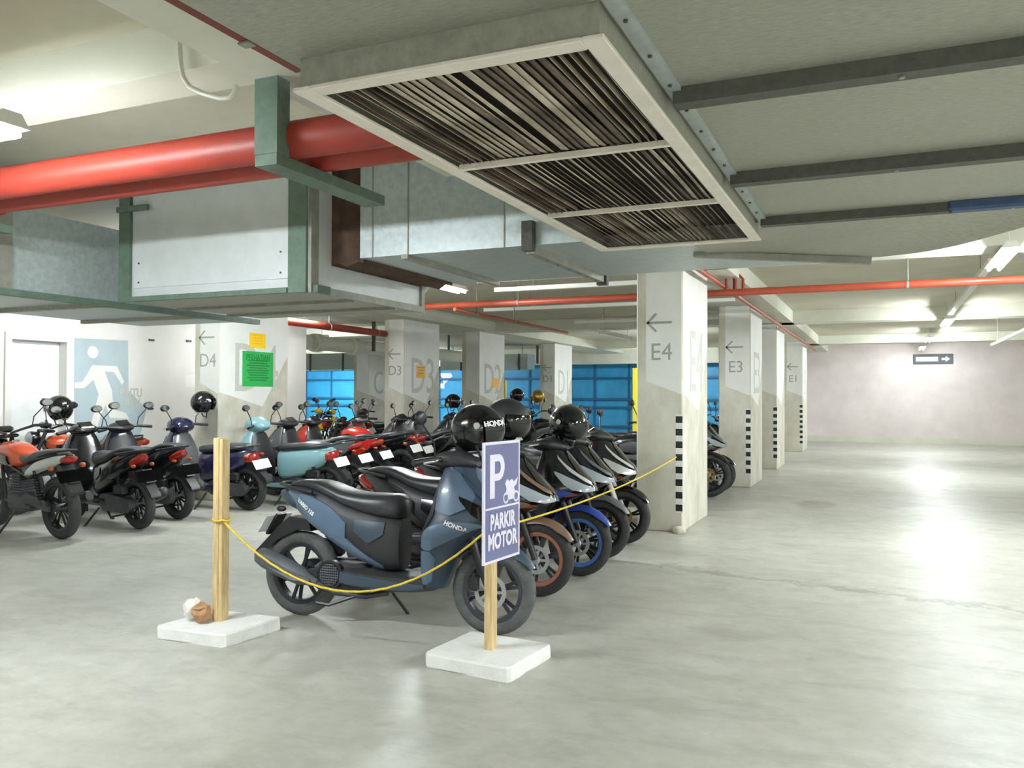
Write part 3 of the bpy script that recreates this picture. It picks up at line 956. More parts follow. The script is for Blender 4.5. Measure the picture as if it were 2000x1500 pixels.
b_[0] = a[0] = (a[0] + b_[0]) / 2
hung_pipe('red pipe below the white panelled duct beside the column marked D4', a + (0, -0.1, 0), b_, 0.06, 'red_pipe', (0.4, 0.9))
a = atz(600, 668, 2.45)
dp = thing('drain_pipe', 'fat white drain pipe with couplings under the slab behind column D4', 'pipe', fl3(a))
obj('pipe_run', MB().tube([(0, 0, 0), (0, 9.0, 0)], 0.15, 16), 'white_pipe', dp, 40)
for y in (0.3, 1.6, 3.2):
    obj('coupling', MB().lathe([(0.15, -0.12), (0.19, -0.1), (0.19, 0.1), (0.15, 0.12)], 'y', (0, y, 0), 16), 'white_pipe', dp, 40)
for y in (2.4, 6.0):
    obj('hanger_rod', MB().box(-0.03, 0.03, y - 0.01, y + 0.01, 0.1, SLAB - 2.45), 'angle_dark', dp)
# far ducts
for (px0, px1, py0, py1, Y, lb) in ((560, 755, 692, 721, 23.5, 'far grey duct before the blue partition behind column D4'), (860, 1030, 694, 721, 23.9, 'far grey duct before the blue partition behind column D2')):
    a, b_ = aty(px0, py0, Y), aty(px1, py1, Y)
    t = thing('air_duct', lb, 'air duct', (float(a[0]), Y, float(b_[2])))
    L_, hh = float(b_[0] - a[0]), float(a[2] - b_[2])
    obj('casing', MB().box(0, L_, 0, 0.6, 0, hh), 'galv', t)
    for s in (0.1, 0.9):
        obj('hanger_rod', MB().tube([(L_ * s, 0.3, hh - 0.01), (L_ * s, 0.3, SLAB - float(b_[2]))], 0.01, 6), 'angle_dark', t)
    for k in range(3):
        obj('flange', MB().box(L_ * (0.25 + 0.33 * k) - 0.03, L_ * (0.25 + 0.33 * k) + 0.03, -0.03, 0.0, -0.03, hh), 'angle_dark', t)
for px_, Y, lb in ((730, 15.6, 'beside the fat white drain pipe'), (920, 22.5, 'between columns D3 and D2'), (1050, 23.2, 'beside column D1'), (978, 6.3, 'behind the plain galvanised cross duct')):
    q = aty(px_, 640, Y)
    tag(obj('hanger_strut', MB().box(float(q[0]) - 0.03, float(q[0]) + 0.03, Y - 0.03, Y + 0.03, 2.35, SLAB), 'angle_dark'), 'dark steel hanger strut under the slab ' + lb, 'hanger', 'dark hanger struts')

# ================================================================== motorcycles
def herm(xs, ys, x):
    """smooth interpolation through (xs, ys)"""
    n = len(xs)
    if x <= xs[0]:
        return ys[0]
    if x >= xs[-1]:
        return ys[-1]
    i = max(k for k in range(n - 1) if xs[k] <= x)

    def sl(k):
        if k == 0:
            return (ys[1] - ys[0]) / (xs[1] - xs[0])
        if k == n - 1:
            return (ys[-1] - ys[-2]) / (xs[-1] - xs[-2])
        a, b_ = (ys[k] - ys[k - 1]) / (xs[k] - xs[k - 1]), (ys[k + 1] - ys[k]) / (xs[k + 1] - xs[k])
        return 0.0 if a * b_ <= 0 else 2 * a * b_ / (a + b_)
    h = xs[i + 1] - xs[i]
    t = (x - xs[i]) / h
    return ((2 * t ** 3 - 3 * t ** 2 + 1) * ys[i] + (t ** 3 - 2 * t ** 2 + t) * h * sl(i) + (-2 * t ** 3 + 3 * t ** 2) * ys[i + 1] + (t ** 3 - t ** 2) * h * sl(i + 1))


class Body:
    """long hull along x; stations (x, z bottom, z top, half width)"""

    def __init__(self, st, p=2.6):
        self.c = list(zip(*st))
        self.p = p

    def at(self, x):
        X = self.c[0]
        return tuple(herm(X, self.c[k], x) for k in (1, 2, 3))

    def y(self, x, z):
        zb, zt, hw = self.at(x)
        s = min(0.999, abs((z - (zb + zt) / 2) / max(1e-4, (zt - zb) / 2)))
        return hw * (1 - s ** self.p) ** (1 / self.p)

    def build(self, mb, nx=16, n=18):
        rings = []
        for i in range(nx + 1):
            x = self.c[0][0] + (self.c[0][-1] - self.c[0][0]) * i / nx
            zb, zt, hw = self.at(x)
            r = []
            for k in range(n):
                a = 2 * math.pi * k / n
                cs, sn = math.cos(a), math.sin(a)
                e = 2 / self.p
                r.append((x, hw * math.copysign(abs(cs) ** e, cs), (zb + zt) / 2 + (zt - zb) / 2 * math.copysign(abs(sn) ** e, sn)))
            rings.append(r)
        return mb.loft(rings)

    def panel(self, mb, outline, side, off=0.006, nx=10, nz=6):
        """outline: list of (x, z low, z high)"""
        xs = [o[0] for o in outline]
        lo = [o[1] for o in outline]
        hi = [o[2] for o in outline]
        g = []
        for i in range(nx + 1):
            x = xs[0] + (xs[-1] - xs[0]) * i / nx
            a, b_ = np.interp(x, xs, lo), np.interp(x, xs, hi)
            g.append([(x, a + (b_ - a) * j / nz) for j in range(nz + 1)])
        return grid_panel(mb, g, lambda x, z, o: (x, side * (self.y(x, z) + o), z), off)


class Apron:
    """upright hull; stations (z, x back, x front, half width)"""

    def __init__(self, st, pf=1.0):
        self.c = list(zip(*st))
        self.pf = pf

    def pt(self, t, z, o=0.0):
        Z = self.c[0]
        xb, xf, hw = (herm(Z, self.c[k], z) for k in (1, 2, 3))
        xm = xb + 0.35 * (xf - xb)
        cs, sn = math.cos(t), math.sin(t)
        x = xm + ((xf - xm + o) * abs(cs) ** self.pf if cs > 0 else -(xm - xb + o) * abs(cs) ** 0.6)
        return (x, (hw + o) * math.copysign(abs(sn) ** 0.85, sn), z)

    def build(self, mb, nz=14, n=24):
        Z = self.c[0]
        return mb.loft([[self.pt(2 * math.pi * k / n, Z[0] + (Z[-1] - Z[0]) * i / nz) for k in range(n)] for i in range(nz + 1)])

    def panel(self, mb, outline, off=0.006, nx=8, nz=6):
        """outline: (angle, z low, z high)"""
        outline = sorted(outline)
        ts = [o[0] for o in outline]
        g = []
        for i in range(nx + 1):
            t = ts[0] + (ts[-1] - ts[0]) * i / nx
            a = np.interp(t, ts, [o[1] for o in outline])
            b_ = np.interp(t, ts, [o[2] for o in outline])
            g.append([(t, a + (b_ - a) * j / nz) for j in range(nz + 1)])
        return grid_panel(mb, g, lambda t, z, o: self.pt(t, z, o), off)


def grid_panel(mb, g, fn, off):
    n, m_ = len(g), len(g[0])
    v = [fn(a, b_, off) for r in g for a, b_ in r]
    v2 = [fn(a, b_, -0.004) for r in g for a, b_ in r]
    f = []
    N = n * m_
    for i in range(n - 1):
        for j in range(m_ - 1):
            a = i * m_ + j
            f.append((a, a + 1, a + m_ + 1, a + m_))
    edge = [i * m_ for i in range(n)] + [(n - 1) * m_ + j for j in range(1, m_)] + [i * m_ + m_ - 1 for i in range(n - 2, -1, -1)] + [j for j in range(m_ - 2, 0, -1)]
    for k in range(len(edge)):
        a, b_ = edge[k], edge[(k + 1) % len(edge)]
        f.append((a, b_, b_ + N, a + N))
    return mb.add(v + v2, f)


def wheel(cx, cz, R, wd, spokes, rimw=0.022):
    ty = MB()
    prof = []
    for k in range(14):
        a = 2 * math.pi * k / 14
        prof.append((R - 0.042 + 0.042 * math.cos(a), wd / 2 * math.copysign(abs(math.sin(a)) ** 0.8, math.sin(a))))
    ty.lathe(prof, 'y', (cx, 0, cz), 36, True)
    rm = MB()
    r1, r0 = R - 0.072, R - 0.095
    rm.lathe([(r1 + 0.012, -wd * 0.36), (r1, -wd * 0.40), (r0, -wd * 0.33), (r0 - 0.006, 0), (r0, wd * 0.33), (r1, wd * 0.40), (r1 + 0.012, wd * 0.36)], 'y', (cx, 0, cz), 36, True)
    sp = MB()
    for k in range(spokes):
        a = 2 * math.pi * k / spokes + 0.3
        for s in (-1, 1):
            p = (cx + 0.03 * math.cos(a), s * 0.012, cz + 0.03 * math.sin(a))
            b2 = a + 0.10 * s
            q_ = (cx + (r0 + 0.004) * math.cos(b2), s * 0.014, cz + (r0 + 0.004) * math.sin(b2))
            sp.bar(p, q_, rimw * 0.55, 0.02)
    hub = MB().lathe([(0.0, -0.06), (0.035, -0.06), (0.04, -0.03), (0.04, 0.03), (0.035, 0.06), (0.0, 0.06)], 'y', (cx, 0, cz), 16)
    return ty, rm, sp, hub


def fender(cx, cz, R, w_, a0, a1, th=0.004):
    mb = MB()
    g = []
    for i in range(15):
        a = math.radians(a0 + (a1 - a0) * i / 14)
        tp = 1.0 - 0.45 * max(0, (i - 10) / 4.0) - 0.35 * max(0, (3 - i) / 3.0)
        g.append([(a, s / 4.0 * tp) for s in range(-4, 5)])
    return grid_panel(mb, g, lambda a, s, o: (cx + (R - 0.035 * s * s + o) * math.cos(a), w_ * s, cz + (R - 0.035 * s * s + o) * math.sin(a)), th)


def mirrors(parts, x, y, z, dx=-0.03, dy=0.12, dz=0.20):
    for s in (1, -1):
        parts.append(('mirror_stem', MB().tube([(x, s * y, z), (x, s * (y + 0.02), z + dz * 0.45), (x + dx, s * (y + dy), z + dz)], 0.006, 6), 'black_plastic', None, 50))
        c = (x + dx, s * (y + dy + 0.02), z + dz + 0.03)
        parts.append(('mirror', MB().sphere(c, (0.022, 0.07, 0.042), 14, 8), 'black_plastic', None, 60))
        g = MB().lathe([(0.0, 0.0), (0.9, 0.0), (1.0, 0.15), (0.0, 0.16)], 'x', (0, 0, 0), 14)
        g.v = [(c[0] - 0.020 - p[0] * 0.02, c[1] + p[1] * 0.055, c[2] + p[2] * 0.031) for p in g.v]
        parts.append(('mirror_glass', g, 'mirror_glass', 'mirror#%d' % (0 if s == 1 else 1), 50))


def wheels(parts, rx, rz, rr, fx, fz, fr_, n, tw=(0.092, 0.082)):
    for nm, (x, z, R, wd) in (('rear_wheel', (rx, rz, rr, tw[0])), ('front_wheel', (fx, fz, fr_, tw[1]))):
        ty, rm, sp, hub = wheel(x, z, R, wd, n)
        parts.append((nm, rm, 'RIM', None, 40))
        parts.append(('tyre', ty, 'TYRE', nm, 60))
        parts.append(('spokes', sp, 'SPOKE', nm, None))
        parts.append(('hub', hub, 'engine_metal', nm, 40))
    disc = MB().lathe([(0.072, -0.063), (0.098, -0.063), (0.098, -0.059), (0.072, -0.059)], 'y', (fx, 0, fz), 26, True)
    disc.lathe([(0.0, -0.068), (0.02, -0.068), (0.032, -0.061), (0.032, -0.056)], 'y', (fx, 0, fz), 16)
    for k in range(5):
        a = 2 * math.pi * k / 5
        disc.bar((fx + 0.03 * math.cos(a), -0.061, fz + 0.03 * math.sin(a)), (fx + 0.076 * math.cos(a), -0.061, fz + 0.076 * math.sin(a)), 0.004, 0.016)
    parts.append(('brake_disc', disc, 'DISC', 'front_wheel', 40))
    cal = MB().box(fx - 0.13, fx - 0.07, -0.085, -0.045, fz + 0.0, fz + 0.09, 0.012)
    parts.append(('brake_caliper', cal, 'black_plastic', None, 30))


def plate_part(parts, x, z, nx_, nz_, y=0.0):
    n = Vector((nx_, 0, nz_)).normalized()
    up = Vector((0, 1, 0)).cross(n).normalized()
    if up.z < 0:
        up = -up
    c = Vector((x, y, z))
    yv = Vector((0, 1, 0))
    def rect(a, b_, d):
        return [c + yv * sy * a + up * su * b_ + n * d for sy, su in ((-1, -1), (1, -1), (1, 1), (-1, 1))]
    parts.append(('plate_bracket', MB().loft([rect(0.05, 0.075, -0.02), rect(0.05, 0.075, -0.004)]), 'black_plastic', None, None))
    parts.append(('license_plate', MB().loft([rect(0.138, 0.06, -0.003), rect(0.138, 0.06, 0.001)]), 'PLATE', None, None))


SURF = {}


def scooter(retro=False):
    P = []
    rx, rz, fx, fz = -0.645, 0.262, 0.65, 0.255
    wheels(P, rx, rz, 0.262, fx, fz, 0.255, 6)
    # fork and fender
    for s in (1, -1):
        P.append(('fork_leg', MB().tube([(fx, s * 0.068, fz), (fx - 0.10, s * 0.068, fz + 0.24), (fx - 0.20, s * 0.068, fz + 0.50)], [0.022, 0.024, 0.018], 10), 'FORK', None, 40))
    P.append(('front_fender', fender(fx, fz, 0.285, 0.06, 30, 140), 'FENDER' if not retro else 'PAINT', None, 50))
    # front apron
    if retro:
        ap = Apron([(0.27, 0.24, 0.37, 0.13), (0.42, 0.25, 0.42, 0.17), (0.55, 0.27, 0.50, 0.21), (0.66, 0.29, 0.58, 0.215), (0.78, 0.32, 0.60, 0.19), (0.88, 0.35, 0.56, 0.14), (0.95, 0.37, 0.52, 0.09)])
    else:
        ap = Apron([(0.25, 0.24, 0.35, 0.13), (0.36, 0.235, 0.40, 0.16), (0.50, 0.24, 0.47, 0.20), (0.59, 0.245, 0.60, 0.235), (0.65, 0.265, 0.77, 0.225), (0.72, 0.285, 0.74, 0.205), (0.80, 0.305, 0.665, 0.185), (0.89, 0.33, 0.585, 0.15), (0.97, 0.355, 0.51, 0.11)], 1.3)
    if not retro:
        SURF['apron'] = ap
    P.append(('leg_shield', ap.build(MB()), 'PAINT' if retro else 'PAINT2', None, 45))
    inner = MB()
    ap.panel(inner, [(math.pi - 1.15, 0.30, 0.88), (math.pi, 0.30, 0.92), (math.pi + 1.15, 0.30, 0.88)], 0.006)
    P.append(('inner_shield', inner, 'INNER', None, 45))
    if not retro:
        for s in (1, -1):
            P.append(('side_wing', ap.panel(MB(), [(s * 0.75, 0.585, 0.635), (s * 1.0, 0.53, 0.655), (s * 1.5, 0.48, 0.66), (s * 1.9, 0.50, 0.62)], 0.014), 'WING', None, 40))
            P.append(('upper_cowl', ap.panel(MB(), [(s * 0.80, 0.80, 0.86), (s * 1.1, 0.735, 0.935), (s * 1.5, 0.69, 0.965), (s * 1.95, 0.72, 0.95)], 0.008), 'PAINT', None, 40))
            P.append(('headlight', ap.panel(MB(), [(s * 0.12, 0.655, 0.675), (s * 0.5, 0.645, 0.705), (s * 0.85, 0.66, 0.755), (s * 1.05, 0.70, 0.785), (s * 1.22, 0.775, 0.80)], 0.010, 12), 'LENS', None, 50))
            P.append(('cowl_blade', ap.panel(MB(), [(s * 0.16, 0.70, 0.725), (s * 0.42, 0.725, 0.775), (s * 0.72, 0.80, 0.85), (s * 0.95, 0.89, 0.925)], 0.014, 10, 3), 'BLADE', None, 50))
            P.append(('turn_signal', ap.panel(MB(), [(s * 0.45, 0.605, 0.625), (s * 0.7, 0.605, 0.635), (s * 0.85, 0.62, 0.635)], 0.011, 5, 3), 'SIGNAL', None, 50))
            P.append(('lower_shield', ap.panel(MB(), [(s * 1.15, 0.30, 0.44), (s * 1.5, 0.28, 0.48), (s * 2.1, 0.28, 0.48)], 0.007), 'PAINT', None, 45))
        P.append(('front_cowl', ap.panel(MB(), [(-0.40, 0.79, 0.90), (-0.2, 0.745, 0.95), (0.0, 0.70, 0.962), (0.2, 0.745, 0.95), (0.40, 0.79, 0.90)], 0.008), 'PAINT', None, 45))
    else:
        P.append(('front_cowl', ap.panel(MB(), [(-0.5, 0.50, 0.86), (0.0, 0.44, 0.92), (0.5, 0.50, 0.86)], 0.012), 'PAINT2', None, 50))
        for s in (1, -1):
            P.append(('turn_signal', ap.panel(MB(), [(s * 0.75, 0.66, 0.70), (s * 0.95, 0.63, 0.73), (s * 1.15, 0.65, 0.71)], 0.014, 6, 4), 'SIGNAL', None, 60))
    # handlebar
    if retro:
        cw = Body([(0.24, 0.97, 1.00, 0.05), (0.30, 0.92, 1.07, 0.13), (0.40, 0.90, 1.11, 0.155), (0.50, 0.91, 1.09, 0.12), (0.55, 0.94, 1.05, 0.07)], 2.2)
    else:
        cw = Body([(0.25, 0.98, 1.00, 0.06), (0.31, 0.95, 1.045, 0.13), (0.40, 0.94, 1.065, 0.14), (0.49, 0.95, 1.03, 0.09), (0.54, 0.965, 0.995, 0.04)], 2.4)
    P.append(('handlebar_cowl', cw.build(MB(), 12, 18), 'PAINT' if retro else 'INNER', None, 45))
    P.append(('instrument_panel', MB().loft([[(0.275, -0.07, 1.022), (0.275, 0.07, 1.022), (0.36, 0.08, 1.075), (0.36, -0.08, 1.075)], [(0.285, -0.065, 1.034), (0.285, 0.065, 1.034), (0.358, 0.07, 1.084), (0.358, -0.07, 1.084)]]), 'black_gloss', None, None))
    if retro:
        P.append(('headlight', MB().lathe([(0.0, 0.015), (0.05, 0.01), (0.072, -0.01), (0.075, -0.04)], 'x', (0.555, 0, 0.995), 20), 'LENS', None, 50))
    for s in (1, -1):
        P.append(('handle_grip', MB().tube([(0.36, s * 0.11, 1.0), (0.34, s * 0.19, 1.005), (0.31, s * 0.22, 1.0), (0.275, s * 0.335, 0.985)], [0.014, 0.016, 0.018, 0.018], 10), 'black_plastic', None, 40))
        P.append(('brake_lever', MB().tube([(0.36, s * 0.19, 1.0), (0.375, s * 0.24, 0.995), (0.34, s * 0.33, 0.985)], 0.006, 6), 'silver', None, 40))
    mirrors(P, 0.34, 0.185, 1.01)
    # floor, tail, seat
    fb = Body([(-0.34, 0.23, 0.31, 0.10), (-0.25, 0.21, 0.335, 0.15), (0.0, 0.21, 0.325, 0.165), (0.2, 0.22, 0.32, 0.16), (0.30, 0.235, 0.33, 0.13)], 4)
    P.append(('floorboard', fb.build(MB(), 10, 16), 'INNER', None, 40))
    for s in (1, -1):
        P.append(('side_skirt', fb.panel(MB(), [(-0.30, 0.25, 0.31), (-0.1, 0.235, 0.30), (0.12, 0.235, 0.285), (0.27, 0.25, 0.275)], s, 0.010), 'PAINT2', None, 40))
    if retro:
        tl = Body([(-0.76, 0.66, 0.72, 0.04), (-0.68, 0.56, 0.745, 0.11), (-0.55, 0.47, 0.75, 0.155), (-0.36, 0.38, 0.74, 0.175), (-0.18, 0.33, 0.72, 0.165), (-0.03, 0.31, 0.70, 0.13), (0.04, 0.33, 0.68, 0.09)], 2.6)
        st = Body([(-0.70, 0.735, 0.765, 0.07), (-0.60, 0.72, 0.80, 0.125), (-0.42, 0.70, 0.805, 0.15), (-0.24, 0.69, 0.785, 0.15), (-0.08, 0.68, 0.775, 0.13), (0.04, 0.68, 0.76, 0.08), (0.07, 0.70, 0.735, 0.04)], 2.8)
    else:
        tl = Body([(-0.77, 0.765, 0.81, 0.025), (-0.68, 0.67, 0.825, 0.07), (-0.56, 0.57, 0.815, 0.115), (-0.40, 0.48, 0.775, 0.145), (-0.25, 0.40, 0.72, 0.15), (-0.10, 0.345, 0.69, 0.145), (0.02, 0.32, 0.66, 0.12), (0.07, 0.33, 0.64, 0.09)], 2.8)
        st = Body([(-0.72, 0.80, 0.83, 0.045), (-0.64, 0.80, 0.85, 0.08), (-0.52, 0.78, 0.852, 0.112), (-0.40, 0.74, 0.825, 0.132), (-0.30, 0.70, 0.795, 0.145), (-0.15, 0.655, 0.785, 0.145), (-0.02, 0.63, 0.785, 0.125), (0.06, 0.63, 0.785, 0.09), (0.085, 0.65, 0.76, 0.05)], 2.8)
    if not retro:
        SURF['tail'] = tl
    P.append(('rear_body', tl.build(MB(), 16, 20), 'PAINT' if retro else 'INNER', None, 45))
    for s in (1, -1):
        if retro:
            P.append(('side_panel', tl.panel(MB(), [(-0.62, 0.56, 0.70), (-0.45, 0.44, 0.69), (-0.2, 0.38, 0.66), (-0.06, 0.38, 0.62)], s, 0.010), 'PAINT', None, 45))
        else:
            P.append(('side_panel', tl.panel(MB(), [(-0.73, 0.745, 0.795), (-0.62, 0.645, 0.775), (-0.48, 0.56, 0.74), (-0.36, 0.50, 0.69), (-0.255, 0.455, 0.605)], s, 0.012, 12), 'PAINT', None, 45))
            P.append(('side_blade', tl.panel(MB(), [(-0.40, 0.475, 0.505), (-0.255, 0.415, 0.52), (-0.16, 0.375, 0.45), (-0.02, 0.335, 0.365)], s, 0.014, 10), 'PAINT', None, 45))
            P.append(('knee_panel', tl.panel(MB(), [(-0.20, 0.56, 0.63), (-0.10, 0.49, 0.625), (-0.01, 0.55, 0.62)], s, 0.008, 8), 'PAINT2', None, 45))
            P.append(('tail_blade', tl.panel(MB(), [(-0.745, 0.785, 0.808), (-0.62, 0.765, 0.795), (-0.50, 0.735, 0.755)], s, 0.010, 8, 3), 'PAINT2', None, 45))
    P.append(('seat', st.build(MB(), 18, 18), 'SEAT', None, 50))
    gz = 0.80 if not retro else 0.765
    P.append(('grab_rail', MB().tube([(-0.50, 0.145, gz - 0.02), (-0.66, 0.13, gz), (-0.78, 0.07, gz + 0.02), (-0.80, 0, gz + 0.022), (-0.78, -0.07, gz + 0.02), (-0.66, -0.13, gz), (-0.50, -0.145, gz - 0.02)], 0.011, 8), 'RAIL', None, 50))
    lt = Body([(-0.815, 0.735, 0.775, 0.02), (-0.78, 0.70, 0.785, 0.05), (-0.70, 0.665, 0.765, 0.085), (-0.60, 0.635, 0.72, 0.10)] if not retro else [(-0.80, 0.60, 0.66, 0.03), (-0.77, 0.565, 0.70, 0.075), (-0.70, 0.56, 0.715, 0.10), (-0.62, 0.57, 0.70, 0.11)], 2.2)
    P.append(('tail_light', lt.build(MB(), 8, 16), 'TAIL', None, 50))
    for s in (1, -1):
        P.append(('rear_signal', MB().sphere((-0.75, s * (0.10 if not retro else 0.14), 0.665), (0.035, 0.022, 0.02), 10, 6), 'SIGNAL', None, 60))
    md = MB().prism([(-0.58, 0.60), (-0.72, 0.615), (-0.80, 0.55), (-0.965, 0.385), (-0.975, 0.355), (-0.955, 0.345), (-0.80, 0.465), (-0.66, 0.535), (-0.56, 0.53)], 'y', -0.055, 0.055)
    P.append(('mudguard', md, 'black_plastic', None, 30))
    plate_part(P, -0.865, 0.565, -0.86, 0.5)
    # engine side
    en = MB()
    en.box(-0.52, -0.14, -0.095, 0.09, 0.17, 0.35, 0.03)
    en.box(-0.22, 0.02, -0.06, 0.06, 0.19, 0.30, 0.025)
    P.append(('engine', en, 'engine_metal', None, 40))
    cv = [(-0.645 + 0.075 * math.cos(math.radians(a)), 0.262 + 0.075 * math.sin(math.radians(a))) for a in range(90, 271, 20)] + [(-0.24 + 0.09 * math.cos(math.radians(a)), 0.275 + 0.09 * math.sin(math.radians(a))) for a in range(-90, 91, 20)]
    P.append(('belt_cover', MB().prism(cv, 'y', 0.085, 0.15), 'engine_metal', None, 40))
    P.append(('air_box', MB().box(-0.62, -0.42, 0.08, 0.15, 0.36, 0.47, 0.02), 'black_plastic', None, 40))
    fan = MB().lathe([(0.0, -0.118), (0.07, -0.118), (0.075, -0.122), (0.088, -0.12), (0.09, -0.09)], 'y', (-0.375, 0, 0.285), 24)
    P.append(('fan_cover', fan, 'black_plastic', None, 40))
    gr = MB()
    for i in range(-4, 5):
        z = i * 0.015
        h_ = math.sqrt(max(0, 0.066 ** 2 - z * z))
        gr.box(-0.375 - h_, -0.375 + h_, -0.126, -0.118, 0.285 + z - 0.003, 0.285 + z + 0.003)
    for i in range(-4, 5):
        x = i * 0.015
        h_ = math.sqrt(max(0, 0.066 ** 2 - x * x))
        gr.box(-0.375 + x - 0.002, -0.375 + x + 0.002, -0.1255, -0.118, 0.285 - h_, 0.285 + h_)
    P.append(('fan_grille', gr, 'grey_plastic', 'fan_cover', None))
    ex_ = MB().tube([(-0.865, -0.165, 0.385), (-0.85, -0.165, 0.378), (-0.80, -0.165, 0.36), (-0.66, -0.165, 0.31), (-0.55, -0.16, 0.27), (-0.50, -0.155, 0.25), (-0.44, -0.15, 0.235)], [0.03, 0.05, 0.06, 0.062, 0.055, 0.035, 0.022], 16)
    P.append(('muffler', ex_, 'EXHAUST', None, 45))
    hs = MB().loft([[(-0.80, -0.222, 0.385), (-0.58, -0.222, 0.305), (-0.46, -0.20, 0.27), (-0.46, -0.20, 0.24), (-0.58, -0.225, 0.255), (-0.80, -0.225, 0.335)], [(-0.80, -0.23, 0.382), (-0.58, -0.23, 0.302), (-0.46, -0.21, 0.268), (-0.46, -0.21, 0.243), (-0.58, -0.232, 0.258), (-0.80, -0.232, 0.338)]])
    P.append(('heat_shield', hs, 'grey_plastic', 'muffler', None))
    P.append(('exhaust_pipe', MB().tube([(-0.44, -0.15, 0.235), (-0.34, -0.13, 0.185), (-0.15, -0.07, 0.165), (-0.02, -0.03, 0.19)], 0.017, 8), 'engine_metal', None, 50))
    P.append(('swing_arm', MB().bar((-0.645, -0.075, 0.262), (-0.42, -0.09, 0.29), 0.03, 0.055), 'engine_metal', None, None))
    sh = MB().tube([(-0.62, 0.125, 0.30), (-0.50, 0.125, 0.56)], 0.012, 8)
    for i in range(9):
        t = 0.25 + i * 0.075
        sh.lathe([(0.024, -0.006), (0.030, 0), (0.024, 0.006)], 'z', (-0.62 + 0.12 * t, 0.125, 0.30 + 0.26 * t), 10, True)
    P.append(('shock_absorber', sh, 'rim_black', None, 40))
    P.append(('side_stand', MB().tube([(-0.10, 0.12, 0.20), (-0.06, 0.19, 0.10), (-0.02, 0.25, 0.012)], 0.011, 8), 'black_plastic', None, 40))
    cs_ = MB()
    for s in (1, -1):
        cs_.tube([(-0.20, s * 0.09, 0.17), (-0.36, s * 0.14, 0.11), (-0.44, s * 0.16, 0.12)], 0.012, 6)
    cs_.tube([(-0.33, -0.13, 0.12), (-0.33, 0.13, 0.12)], 0.01, 6)
    P.append(('centre_stand', cs_, 'black_plastic', None, 40))
    return P


